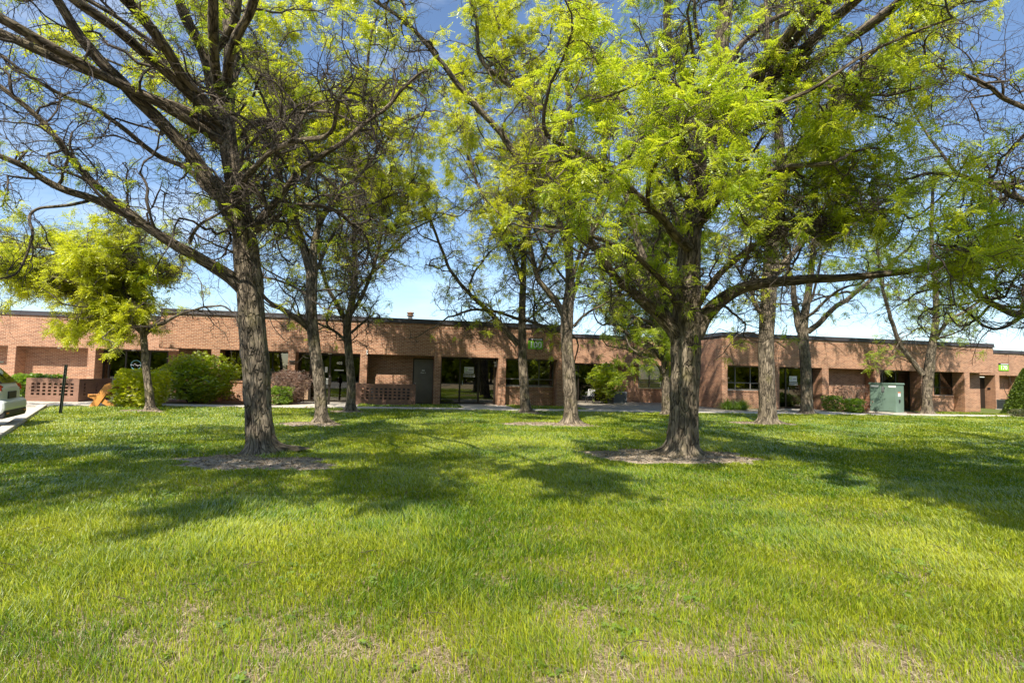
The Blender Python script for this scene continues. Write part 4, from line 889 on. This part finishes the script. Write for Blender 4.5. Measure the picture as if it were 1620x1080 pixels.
tree('T4', b, [
 [(508, 670, 25, Y), (508, 640, 22, Y), (504, 590, 21, Y), (497, 540, 21, Y), (492, 490, 21, Y), (493, 440, 20, Y), (486, 410, 17, Y), (470, 360, 13, Y), (453, 325, 11, Y-.2), (440, 260, 9, Y-.4), (430, 180, 7, Y-.6), (420, 80, 5, Y-.8)],
 [(494, 445, 16, Y), (497, 400, 14, Y), (506, 350, 12, Y-.1), (535, 305, 10, Y-.3), (560, 235, 8, Y-.6), (575, 150, 6, Y-.9), (590, 40, 4, Y-1.1)],
 [(491, 520, 14, Y), (466, 502, 11, Y-.3), (442, 488, 9, Y-.6), (424, 478, 7, Y-.8), (395, 440, 5, Y-1)],
 [(492, 470, 6, Y), (470, 458, 5, Y+.2), (440, 444, 4, Y+.5), (410, 438, 3, Y+.8)],
], 'slender leaning honey locust in front of the 402 entrance', n_auto=13, auto_h=(3.6, 8), auto_len=5.5, auto_r=.06, n1=180, n2=11, n3=8,
 dens=lambda p: np.clip(.05+.06*np.clip(p[:, 2]-4.6, 0, 6), 0, .42), leafm='leafyellow', sides=24, step=.1, lsize=1.15)
b = B0('T5'); Y = b[1]
tree('T5', b, [
 [(554, 651, 18, Y), (556, 610, 15, Y), (552, 560, 14, Y), (549, 515, 15, Y), (556, 480, 12, Y), (562, 440, 10, Y), (560, 380, 8, Y), (562, 300, 7, Y-.2), (566, 200, 5, Y-.5)],
 [(549, 512, 10, Y), (538, 485, 9, Y), (518, 455, 7, Y-.2), (508, 420, 6, Y-.4), (500, 340, 5, Y-.7)],
 [(553, 500, 8, Y), (572, 465, 7, Y), (592, 420, 6, Y-.3), (605, 350, 5, Y-.6), (620, 250, 4, Y-.8)],
 [(551, 543, 6, Y), (530, 522, 5, Y-.2), (508, 512, 4, Y-.4), (480, 500, 3, Y-.6)],
 [(556, 526, 5, Y), (572, 512, 4, Y), (588, 500, 3, Y)],
], 'pale barked honey locust near the footpath between 402 entrance and brick screen', n_auto=9, auto_h=(3.6, 7), auto_len=5, auto_r=.06, n1=170, n2=10, n3=8,
 dens=lambda p: np.clip(.05+.048*np.clip(p[:, 2]-4.8, 0, 6), 0, .34), leafm='leafyellow', sides=20, step=.12, lsize=1.3)
b = B0('T6'); Y = b[1]
tree('T6', b, [
 [(832, 653, 18, Y), (830, 620, 16, Y), (827, 570, 15, Y), (826, 510, 13, Y), (827, 460, 12, Y), (829, 400, 10, Y), (833, 320, 8, Y), (838, 230, 7, Y), (840, 130, 5, Y-.2)],
 [(820, 545, 11, Y), (795, 516, 9, Y-.2), (770, 490, 8, Y-.4), (745, 468, 7, Y-.7), (715, 430, 6, Y-1), (690, 370, 5, Y-1.3), (660, 300, 4, Y-1.6)],
 [(824, 505, 6, Y), (790, 495, 5, Y-.3), (750, 490, 4, Y-.6), (708, 500, 3, Y-1)],
 [(829, 505, 6, Y), (860, 516, 5, Y+.1), (888, 526, 4, Y+.2)],
 [(827, 450, 8, Y), (810, 400, 7, Y), (780, 350, 6, Y-.3), (750, 270, 5, Y-.6), (730, 180, 4, Y-.9)],
], 'pale honey locust trunk standing just left of the 100 board', n_auto=8, auto_h=(3.6, 8), auto_len=5, auto_r=.06, n1=170, n2=10, n3=8,
 dens=lambda p: np.clip(.06+.05*np.clip(p[:, 2]-4.8, 0, 6), 0, .36), leafm='leafyellow', sides=22, step=.12, lsize=1.3)
b = B0('T7'); Y = b[1]
tree('T7', b, [
 [(903, 671, 26, Y), (903, 640, 24, Y), (900, 590, 22, Y), (897, 540, 20, Y), (897, 500, 22, Y), (902, 450, 17, Y), (900, 380, 15, Y), (905, 300, 12, Y), (903, 200, 11, Y), (896, 110, 8, Y), (900, 0, 6, Y-.3), (905, -90, 4, Y-.4)],
 [(896, 505, 14, Y), (880, 478, 11, Y-.1), (862, 455, 10, Y-.3), (845, 420, 8, Y-.5), (835, 360, 7, Y-.8), (822, 290, 5, Y-1)],
 [(901, 400, 13, Y), (880, 340, 12, Y-.2), (860, 302, 12, Y-.4), (825, 255, 12, Y-.7), (790, 210, 11, Y-1), (740, 152, 10, Y-1.5), (690, 92, 9, Y-2), (640, 32, 7, Y-2.6), (575, -10, 5, Y-3.2)],
 [(903, 260, 12, Y), (875, 185, 11, Y-.1), (840, 160, 10, Y-.3), (805, 135, 9, Y-.5), (762, 95, 8, Y-.8), (750, 20, 7, Y-1.2), (720, -60, 5, Y-1.6)],
 [(899, 490, 9, Y), (915, 440, 8, Y+.1), (935, 380, 7, Y+.3), (955, 300, 6, Y+.4), (960, 180, 5, Y+.4)],
 [(908, 516, 5, Y), (925, 495, 4, Y-.3), (950, 484, 3, Y-.6), (975, 470, 3, Y-.9)],
], 'tall honey locust with flared roots between the 100 board and dark entrance', n_auto=13, auto_h=(4, 9), auto_len=5.6, auto_r=.07, n1=200, n2=11, n3=8,
 dens=lambda p: np.clip(.06+.055*np.clip(p[:, 2]-4.8, 0, 7), 0, .42), leafm='leafyellow', sides=26, step=.1, lsize=1.2)
b = B0('T7b'); Y = b[1]
tree('T7b', b, [
 [(1055, 656, 17, Y), (1053, 610, 14, Y), (1052, 550, 13, Y), (1050, 490, 12, Y), (1048, 430, 10, Y), (1040, 350, 8, Y), (1030, 260, 6, Y), (1022, 150, 4, Y)],
 [(1050, 570, 9, Y), (1032, 553, 8, Y-.3), (1010, 543, 7, Y-.7), (988, 526, 5, Y-1.1), (960, 505, 4, Y-1.5)],
 [(1052, 600, 6, Y), (1042, 580, 5, Y-.3), (1028, 568, 4, Y-.6), (1005, 560, 3, Y-.9)],
 [(1048, 470, 9, Y), (1030, 430, 8, Y-.2), (1010, 375, 6, Y-.4), (985, 300, 5, Y-.6)],
 [(1051, 520, 7, Y), (1020, 505, 6, Y-.4), (990, 500, 4, Y-.8), (955, 515, 3, Y-1.3)],
], 'honey locust partly hidden behind the big leafy tree, green low boughs by the dark bay', n_auto=13, auto_h=(3, 8.5), auto_len=4.6, auto_r=.055, n1=190, n2=10, n3=6,
 dens=lambda p: np.clip(.9-.04*np.clip(p[:, 2]-3.5, 0, 8), .2, 1), leafm='leafmid', sides=20, step=.12, lsize=1.3, fronds=5,
 over=[(rad(a), rad(e_), 4.6, l_, .06) for a, e_, l_ in ((60, 30, 7), (85, 35, 8.5), (105, 28, 8), (75, 18, 6.5), (120, 38, 8), (95, 45, 8.5))])
b = B0('T8'); Y = b[1]
tree('T8', b, [
 [(1215, 671, 36, Y), (1214, 640, 31, Y), (1213, 600, 29, Y), (1212, 540, 27, Y), (1216, 470, 29, Y), (1221, 400, 28, Y), (1226, 340, 26, Y), (1235, 285, 22, Y-.1), (1232, 210, 16, Y-.1), (1225, 120, 12, Y-.2), (1230, 20, 8, Y-.3), (1235, -80, 5, Y-.3)],
 [(1228, 320, 26, Y), (1252, 255, 25, Y-.2), (1298, 200, 25, Y-.6), (1360, 128, 24, Y-1.3), (1430, 68, 20, Y-2.1), (1520, 0, 15, Y-3), (1620, -70, 9, Y-4)],
 [(1290, 208, 12, Y-.6), (1310, 170, 11, Y-.9), (1340, 120, 10, Y-1.3), (1400, 60, 8, Y-1.8), (1430, -40, 5, Y-2.2)],
 [(1208, 500, 10, Y), (1196, 480, 8, Y), (1186, 455, 6, Y+.2), (1170, 430, 5, Y+.3)],
 [(1222, 440, 13, Y), (1255, 400, 11, Y+.1), (1290, 350, 9, Y+.2), (1330, 280, 7, Y+.3)],
], 'stout honey locust with a knotted trunk and orange lichen at its flared roots', n_auto=8, auto_h=(4.5, 9), auto_len=5.2, auto_r=.08, n1=170, n2=10, n3=7,
 dens=lambda p: np.clip(.05+.035*np.clip(p[:, 2]-4.5, 0, 7), 0, .35), leafm='leafyellow', sides=30, step=.1, lsize=1.25)
b = B0('T9'); Y = b[1]
tree('T9', b, [
 [(1277, 655, 24, Y), (1276, 620, 20, Y), (1274, 570, 19, Y), (1270, 520, 20, Y), (1276, 480, 14, Y), (1283, 430, 12, Y), (1290, 350, 9, Y), (1288, 260, 7, Y), (1295, 160, 5, Y)],
 [(1266, 525, 13, Y), (1258, 490, 12, Y), (1254, 450, 10, Y), (1240, 400, 8, Y), (1225, 320, 6, Y)],
 [(1278, 525, 12, Y), (1308, 498, 10, Y-.2), (1350, 465, 9, Y-.5), (1388, 436, 7, Y-.8), (1430, 400, 5, Y-1.1)],
], 'honey locust close to the footpath in front of the dark glass door on right block', n_auto=7, auto_h=(4.5, 9), auto_len=5, auto_r=.07, n1=90, n2=8, n3=5,
 dens=lambda p: np.clip(.08+.05*np.clip(p[:, 2]-5, 0, 7), 0, .45), leafm='leafmid', sides=22, step=.14, lsize=1.5)
b = B0('T10'); Y = b[1]
tree('T10', b, [
 [(1467, 655, 22, Y), (1467, 620, 18, Y), (1470, 580, 20, Y), (1474, 550, 16, Y), (1480, 510, 13, Y), (1480, 450, 11, Y), (1474, 380, 8, Y), (1476, 290, 6, Y)],
 [(1460, 592, 12, Y), (1442, 570, 10, Y), (1424, 545, 9, Y-.2), (1410, 505, 8, Y-.4), (1396, 455, 6, Y-.6), (1385, 380, 5, Y-.8)],
 [(1478, 540, 9, Y), (1500, 508, 7, Y-.2), (1530, 492, 6, Y-.5), (1560, 470, 4, Y-.8)],
], 'forked honey locust beside the green transformer', n_auto=7, auto_h=(4, 8), auto_len=4.8, auto_r=.06, n1=90, n2=8, n3=5,
 dens=lambda p: np.clip(.14+.06*np.clip(p[:, 2]-5, 0, 7), 0, .6), leafm='leafmid', sides=20, step=.14, lsize=1.6)
b = np.array([12.9, 11.0, 0]); 
tree('T11', b, [
 [(1815, 745, 66, 11.0), (1812, 660, 58, 11.0), (1806, 560, 55, 11.0), (1800, 470, 48, 11.0), (1790, 380, 40, 11), (1795, 260, 32, 11), (1800, 120, 24, 11), (1790, -40, 16, 11)],
 [(1802, 545, 26, 11), (1740, 520, 22, 10.8), (1670, 500, 19, 10.5), (1600, 494, 16, 10.2), (1562, 474, 13, 9.9), (1535, 452, 9, 9.6), (1490, 420, 6, 9.3)],
 [(1795, 430, 22, 11), (1730, 380, 18, 10.3), (1650, 330, 14, 9.5), (1560, 290, 10, 8.8), (1480, 270, 7, 8.1)],
 [(1795, 330, 20, 11), (1720, 250, 16, 10.2), (1640, 180, 13, 9.4), (1550, 130, 9, 8.7), (1470, 100, 6, 8.1)],
 [(1798, 480, 18, 11), (1720, 450, 15, 10), (1640, 420, 12, 9), (1560, 400, 9, 8.2), (1490, 390, 6, 7.6)],
], 'honey locust standing just beyond the right edge whose leafy boughs hang into view', n_auto=3, auto_h=(4, 8), auto_len=5, n1=125, n2=10, n3=7, L1=(1.1, 2.2), l1dir=(-.4, -.6, 0),
 dens=lambda p: np.clip(.50*np.clip((6.4-p[:, 2])/1.5, .05, 1)*np.clip((10.6-p[:, 1])/1.5, .2, 1)*np.clip((p[:, 2]-2.6)/1.2, 0, 1)+.0*p[:, 0], 0, 1), leafm='leafnear', lod='near', sides=30, step=.1, fronds=5, lsize=1.12)

# ------------------------------------------------------------------ shrubs
def shrub(name, label, base, rx, ry, h, n, leaf, size, stems=9, trunk_h=0.0, cat='shrub', group=None, tpl=None, boxy=.5, seed=1, lumps=.3, stemmat='twig', cone=False):
    rs = np.random.default_rng(seed); e = empty(name, tuple(base), 0, label, cat, group)
    # stems
    a = rs.uniform(0, 2*np.pi, stems); st = np.stack([np.cos(a)*rx*.12, np.sin(a)*ry*.12, np.zeros(stems)], -1); D = np.stack([np.cos(a)*rx*.6, np.sin(a)*ry*.6, np.full(stems, h)], -1)
    c1 = grow(st, D, np.full(stems, h*.85), 8, .12, .02, rs); r = np.full(stems, .012+.006*h)
    p, d, rr, t = spawn(c1, r, r*.3, 8, .25, 1, .4, 1.0, .8, .1, rs); c2 = grow(p, d, rs.uniform(.2, .5, len(p))*min(rx, 1.2), 5, .25, .02, rs)
    V1, F1 = tubes(c1, r, r*.3, 6); V2, F2 = tubes(c2, rr*.5, rr*.2, 3); mesh_np('stems', np.vstack([V1, V2]), [F1, F2+len(V1)], MT[stemmat], e, smooth=True)
    u = norm(rs.normal(size=(n, 3))); rr = rs.random(n)**(.28); 
    if cone:
        z = rs.random(n)**1.5; rad_ = (1-z)**.8*(rs.random(n)**.35)*(1+.2*(fbm(np.stack([u[:, 0]*3, u[:, 1]*3, z*8], -1))-.5)); an = rs.uniform(0, 2*np.pi, n)
        pos = np.stack([np.cos(an)*rad_*rx, np.sin(an)*rad_*ry, z*h], -1); out = np.stack([np.cos(an), np.sin(an), np.full(n, 1.2)], -1)
    else:
        lum = 1+lumps*2*(fbm(u*1.9+seed*3.1, 3)-.5)
        sh = np.sign(u)*np.abs(u)**boxy; sh = sh/np.abs(sh).max(-1, keepdims=True)*(1-.18*(1-boxy)) if boxy < .8 else u
        k = .5*sh+.5*u
        pos = k*(rr*lum)[:, None]*np.array([rx, ry, (h-trunk_h)/2]); pos[:, 2] += trunk_h+(h-trunk_h)/2; out = u+np.array([0, 0, .35])
    keep = pos[:, 2] > .02; pos = pos[keep]; out = out[keep]
    D = norm(out)+rs.normal(size=pos.shape)*.6
    T = tpl or LEAFT; V, F = scatter_fronds(T, pos, D, rs.uniform(.7, 1.3, len(pos))*size, rs)
    tone = np.repeat(np.clip(rs.random(len(pos)), 0, 1), len(T[0])); mesh_np('foliage', V, [F], MT[leaf], e, {'tone': tone})
    return e
LV = []; LF = []
for k, (ax, ay, az) in enumerate(((1, 0, .1), (.7, .7, .15), (.7, -.7, .05), (.2, .95, 0), (.2, -.95, .1))):
    q = np.array([ax, ay, az]); s_ = np.array([-ay, ax, 0.05]); b0 = len(LV); LV += [tuple(q*.1), tuple(q*.6+s_*.26), tuple(q*1.1-np.array([0, 0, .12])), tuple(q*.6-s_*.26)]; LF.append((b0, b0+1, b0+2, b0+3))
LEAFT = (np.array(LV), np.array(LF))
def gp(u, v): return G(u, v)
c = W(S(308, -1.3), -1.3); shrub('shrub', 'wide mid green leafy shrub between the round bright shrub and big trunk', c, 1.85, 1.0, 2.1, 6500, 'leafmid', .085, stems=24, seed=3, lumps=.75, boxy=.85)
c = G(205, 645.5); shrub('shrub', 'rounded bright yellow green shrub beside the wooden bench', c+np.array([.1, .5, 0]), .92, .8, 1.45, 3600, 'leafyellow', .075, seed=5, lumps=.35)
c = W(S(459, -1.1), -1.1); shrub('shrub', 'half bare brown and olive shrub left of the 402 entrance', c, .92, .8, 1.62, 2600, 'leafdry', .055, stems=46, seed=7, lumps=.5, stemmat='deadtwig', boxy=.8)
c = W(S(446, -1.9), -1.9); shrub('shrub', 'low olive green shrub in front of the brown half bare shrub', c, .5, .4, .85, 900, 'leafgreen', .06, seed=8, lumps=.5)
c = W(S(958, 3.4), 3.4); shrub('small_tree', 'small multi stemmed green tree in front of the dark set back entrance', c, .92, .75, 2.25, 1700, 'leafmid', .11, stems=6, trunk_h=.45, seed=9, cat='small tree', boxy=.95, lumps=.95)
c = W(S(1347, -.9), -.9); shrub('shrub', 'bare reddish brown twiggy shrub left of the transformer', c, 1.25, .7, 1.62, 1500, 'leafdry', .05, stems=40, seed=11, lumps=.4, stemmat='deadtwig')
c = W(S(1316, -1.3), -1.3); shrub('shrub', 'small dark green shrub at left foot of the bare shrub', c, .5, .45, .95, 900, 'leafgreen', .065, seed=13)
c = W(S(1350, -1.9), -1.9); shrub('shrub', 'low green shrub in front of the bare twiggy shrub', c, .55, .45, .8, 900, 'leafgreen', .07, seed=15)
c = G(32, 633); shrub('shrub', 'flat topped green hedge shrub behind the parked car', c+np.array([0, .9, 0]), 1.0, .8, 1.15, 3600, 'leafgreen', .075, seed=17, boxy=.3)
c = G(1627, 656); shrub('conical_evergreen', 'conical yellow green evergreen at the right edge by the far wall', c+np.array([0, .2, 0]), 1.1, 1.1, 2.75, 22000, 'leafconifer', .05, stems=5, seed=19, cat='evergreen', cone=True)
c = G(1616, 659); shrub('shrub', 'low greyish ground shrub at foot of the conical evergreen', c+np.array([-.1, -.2, 0]), .7, .45, .42, 900, 'leafolive', .06, seed=21)
for u in (1152, 1172):
    rs = np.random.default_rng(u); c = W(S(u, -.9), -.9); n = 420
    e = empty('daylily_clump', tuple(c), 0, 'left of two bright green strappy clumps under the right block window' if u == 1152 else 'right of two bright green strappy clumps under the right block window', 'plant', 'strappy clumps below the window')
    a = rs.uniform(0, 2*np.pi, n); el = rs.uniform(.6, 1.5, n); st = np.stack([np.cos(a), np.sin(a), np.zeros(n)], -1)*rs.uniform(0, .28, n)[:, None]
    ch = grow(st, np.stack([np.cos(a)*np.cos(el), np.sin(a)*np.cos(el), np.sin(el)], -1), rs.uniform(.4, .8, n), 5, .05, 0, rs, droop=.75)
    wv = np.array([.012, .013, .012, .010, .006, .001]); sd2 = np.stack([-np.sin(a), np.cos(a), np.zeros(n)], -1)
    V = np.stack([ch+sd2[:, None]*wv[None, :, None], ch-sd2[:, None]*wv[None, :, None]], 2).reshape(-1, 3); idx = np.arange(n*12).reshape(n, 6, 2)
    F = np.stack([idx[:, :-1, 0], idx[:, 1:, 0], idx[:, 1:, 1], idx[:, :-1, 1]], -1).reshape(-1, 4)
    mesh_np('leaves', V, [F], MT['leafgreen'], e, {'tone': np.repeat(.4+.6*rs.random(n), 12)})
# the wooded far side of the lawn behind the viewer, seen only in the window glass
def wood():
    rs = np.random.default_rng(5); V = []; F = []; K = 90000
    cx = rs.uniform(-90, 170, 260); cy = rs.uniform(-46, -34, 260); cz = rs.uniform(1.5, 11, 260); i = rs.integers(0, 260, K)
    u = norm(rs.normal(size=(K, 3)))*(rs.random(K)**.35)[:, None]; pos = np.stack([cx[i], cy[i], cz[i]], -1)+u*np.array([4.5, 3.5, 3.6])
    V, F = scatter_fronds(LEAFT, pos, rs.normal(size=(K, 3)), rs.uniform(.7, 1.4, K), rs)
    o = mesh_np('far_wood', V, [F], MT['leafyellow'], None, {'tone': np.repeat(rs.random(K), len(LEAFT[0]))}); tag(o, 'far wood of spring trees across the lawn, mirrored in the dark windows', 'wood', kind='stuff')
    st = np.stack([rs.uniform(-75, 90, 70), rs.uniform(-45, -32, 70), np.zeros(70)], -1); c = grow(st, np.tile([0, 0, 1.], (70, 1)), np.full(70, 7.0), 6, .05, .1, rs); V, F = tubes(c, np.full(70, .28), np.full(70, .1), 7)
    o = mesh_np('far_wood_trunks', V, [F], MT['twig']); tag(o, 'trunks of the far wood across the lawn', 'wood', kind='stuff')
wood()
# dandelions
yl = principled('dandelion_yellow', (.8, .55, .02), .7)
for u, v, lb in ((1312, 661.5, 'yellow dandelion in the lawn near the right block door'), (485, 649, 'yellow dandelion in the lawn left of the slender trunk')):
    c = G(u, v); e = empty('dandelion', tuple(c), 0, lb, 'flower', 'dandelions in the lawn')
    MB().lathe([(.004, 0), (.004, .13)], 6).build('stem', MT['leafgreen'], e); MB().lathe([(.005, .13), (.03, .14), (.032, .15), (.02, .165), (.002, .168)], 12).build('flower_head', yl, e, smooth=True)

# ------------------------------------------------------------------ grass: one sheet of blades, thinning out with distance
def grass():
    rs = np.random.default_rng(99); X = []; Yy = []; 
    y = 1.2
    while y < 32:
        dy = .5 if y < 10 else 1.0
        w_ = 1.02*(y+dy)+1.6; dens = min(6800, 78000/max(y, 2)**1.62); n = int(dens*2*w_*dy)
        X.append(rs.uniform(-w_, w_, n)); Yy.append(rs.uniform(y, y+dy, n)); y += dy
    x = np.concatenate(X); y = np.concatenate(Yy)
    p = np.stack([x, y], -1)
    thin = fbm(p*.9+3, 3); th2 = fbm(p*3.1+11, 3)
    near = np.clip((4.9-y)/1.9, 0, 1)
    th3 = fbm(p*8+31, 2); bare = .6*np.clip((thin*.35+th2*.35+th3*.30-.53)*9, 0, 1)*np.clip(near+.30*(y < 8), 0, 1)
    for (u, v, rx_, ry_, k_) in ((1180, 1040, .75, .28, 1), (1330, 1050, .6, .3, 1), (1010, 1075, .6, .25, .9), (560, 1050, .7, .3, .8), (400, 990, .5, .25, .6), (640, 985, .35, .18, .6), (790, 930, .22, .13, .8), (600, 845, .3, .16, .8), (1010, 848, .3, .18, .9), (880, 845, .25, .15, .6), (1480, 1060, .3, .2, .8), (1320, 940, .4, .2, .5)):
        c = G(u, v); bare = np.maximum(bare, .68*k_*np.clip(1.05-np.sqrt(((x-c[0])/rx_)**2+((y-c[1])/ry_)**2)*1.1+(th2-.5)*2.2+(th3-.5)*3.2, 0, 1))
    keep = rs.random(len(x)) > bare*.80
    # off the pavements, soil and building
    s, n = (x-FO[0])*FD[0]+(y-FO[1])*FD[1], (x-FO[0])*FN[0]+(y-FO[1])*FN[1]
    onwalk = (n > -4.12+.05*th2) & (n < -2.8) & (s > -15)
    strip = (n >= -2.8) & (((s > -4) & (s < .8)) | ((s > 3.3) & (s < 6.9)) | (s > 28.1)) & (n < -.05)
    keep &= ~onwalk & ((n < -4.05) | strip)
    kk = (x-K0[0])*kn[0]+(y-K0[1])*kn[1]; keep &= kk > -.05+.06*th2
    pl = (s < -13.4) & (n > -4.9+.25*(s+14)*0); keep &= ~pl
    si = soil_inside(x, y); hf = fbm(p*7+9, 2); keep &= (si > .95+.9*(hf-.5)+.3*(th2-.5)) | ((si > .45) & (rs.random(len(x)) < .10*(hf > .5)))
    x = x[keep]; y = y[keep]; bare = bare[keep]; th2 = th2[keep]; p = p[keep]; N = len(x)
    edge = np.clip((si[keep]-1.0)*3, .35, 1)
    tuft = fbm(p*1.6+40, 3); tall = np.clip((tuft-.35)*3.0, .25, 1.7)
    h = np.where(y < 6.5, .085, .07)*rs.uniform(.55, 1.3, N)*(.5+.75*tall)*edge
    h *= 1-.45*bare
    wd = .0026*np.clip(y/3.2, .8, 9)**.92*rs.uniform(.75, 1.3, N)
    a = rs.uniform(0, 2*np.pi, N); lean = rs.uniform(.1, .95, N)**1.2; wind = fbm(p*.7+70, 2)*6.3
    dx = np.cos(a)*lean+.25*np.cos(wind); dy = np.sin(a)*lean+.25*np.sin(wind)
    fa = rs.uniform(0, np.pi, N)*.0+np.arctan2(dy, dx)+np.pi/2+rs.normal(size=N)*.6; sx = np.cos(fa)*wd; sy = np.sin(fa)*wd
    dead = rs.random(N) < (.07+.28*bare+.10*np.clip(thin[keep]-.45, 0, 1)*2); h = np.where(dead, h*.75, h)
    flat = np.where(dead, 1.6, 1.0)
    V = np.zeros((N, 5, 3)); z1 = h*.55; z2 = h*np.where(dead, .55, .92)
    V[:, 0] = np.stack([x-sx, y-sy, np.full(N, -.004)], -1); V[:, 1] = np.stack([x+sx, y+sy, np.full(N, -.004)], -1)
    V[:, 2] = np.stack([x+sx*.8+dx*h*.25*flat, y+sy*.8+dy*h*.25*flat, z1], -1); V[:, 3] = np.stack([x-sx*.8+dx*h*.25*flat, y-sy*.8+dy*h*.25*flat, z1], -1)
    V[:, 4] = np.stack([x+dx*h*.85*flat, y+dy*h*.85*flat, z2], -1)
    i = np.arange(N)[:, None]*5
    patch = fbm(p*.45+20, 3)*.6+fbm(p*2.2+5, 2)*.4
    tone = np.clip(-.02+.50*rs.random(N)+1.0*(patch-.42), 0, .62); tone = np.where(dead, rs.uniform(.75, 1.0, N), tone)
    o = mesh_np('grass', V.reshape(-1, 3), [i+np.array([[0, 1, 2, 3]]), i+np.array([[3, 2, 4]])], MT['grass'], None, {'tone': np.repeat(tone, 5)})
    tag(o, 'bright green spring grass with straw coloured thatch on the lawn', 'grass', kind='stuff'); print('blades', N)
    # dry thatch lying in the thin spots
    n = 40000; yy = rs.uniform(1.6, 6.5, n*3); xx = rs.uniform(-1, 1, n*3)*(1.02*yy+1.2); q = np.stack([xx, yy], -1)
    t1 = fbm(q*.9+3, 3)*.55+fbm(q*3.1+11, 3)*.45; kx = rs.random(len(xx)) < np.clip((t1-.47)*4, .06, .8)*np.clip((6.5-yy)/3, .1, 1); xx = xx[kx]; yy = yy[kx]; n = len(xx)
    a = rs.uniform(0, np.pi, n); L = rs.uniform(.010, .032, n); w2 = rs.uniform(.0009, .0018, n); ca, sa = np.cos(a), np.sin(a); z = rs.uniform(.004, .022, n); tl = rs.uniform(-.25, .4, n)*L
    V = np.zeros((n, 4, 3))
    for k, (e_, f_) in enumerate(((-1, -1), (1, -1), (1, 1), (-1, 1))): V[:, k] = np.stack([xx+ca*L*e_-sa*w2*f_, yy+sa*L*e_+ca*w2*f_, np.maximum(z+tl*e_, .003)], -1)
    th = mesh_np('dry_thatch', V.reshape(-1, 3), [np.arange(n*4).reshape(n, 4)], leaf_mat('straw', (.33, .26, .18), (.60, .50, .37), trans=.2), None, {'tone': np.repeat(rs.random(n), 4)})
    tag(th, 'pale dry grass thatch lying in the thin spots of the foreground lawn', 'thatch', kind='stuff')
grass()
def weeds():
    rs = np.random.default_rng(4); n = 520; y = rs.uniform(1.8, 9, n); x = rs.uniform(-1, 1, n)*(1.02*y+1); q = np.stack([x, y], -1); k = fbm(q*.8+50, 2) > .5; q = q[k]; m = len(q)
    pos = np.repeat(q, 6, 0)+rs.normal(size=(m*6, 2))*.035; P3 = np.concatenate([pos, rs.uniform(.015, .05, (len(pos), 1))], 1); a = rs.uniform(0, 2*np.pi, len(pos))
    V, F = scatter_fronds(LEAFT, P3, np.stack([np.cos(a), np.sin(a), np.full(len(a), .35)], -1), rs.uniform(.018, .036, len(a)), rs)
    o = mesh_np('lawn_weeds', V, [F], MT['leafgreen'], None, {'tone': np.repeat(rs.random(len(a)), len(LEAFT[0]))}); tag(o, 'small broad leaved weeds scattered through the foreground grass', 'weeds', kind='stuff')
    n = 420; st = np.concatenate([np.stack([rs.uniform(-9, 9, n), rs.uniform(2.4, 13, n)], -1), rs.uniform(.02, .06, (n, 1))], 1); a = rs.uniform(0, 2*np.pi, n)
    c = grow(st, np.stack([np.cos(a), np.sin(a), np.zeros(n)], -1), rs.uniform(.06, .28, n), 4, .25, 0, rs); c[..., 2] = np.clip(c[..., 2], .012, .09); V, F = tubes(c, np.full(n, .0035), np.full(n, .0015), 4)
    o = mesh_np('fallen_twigs', V, [F], MT['twig']); tag(o, 'short dark twigs fallen in the grass under the trees', 'twigs', kind='stuff')
weeds()
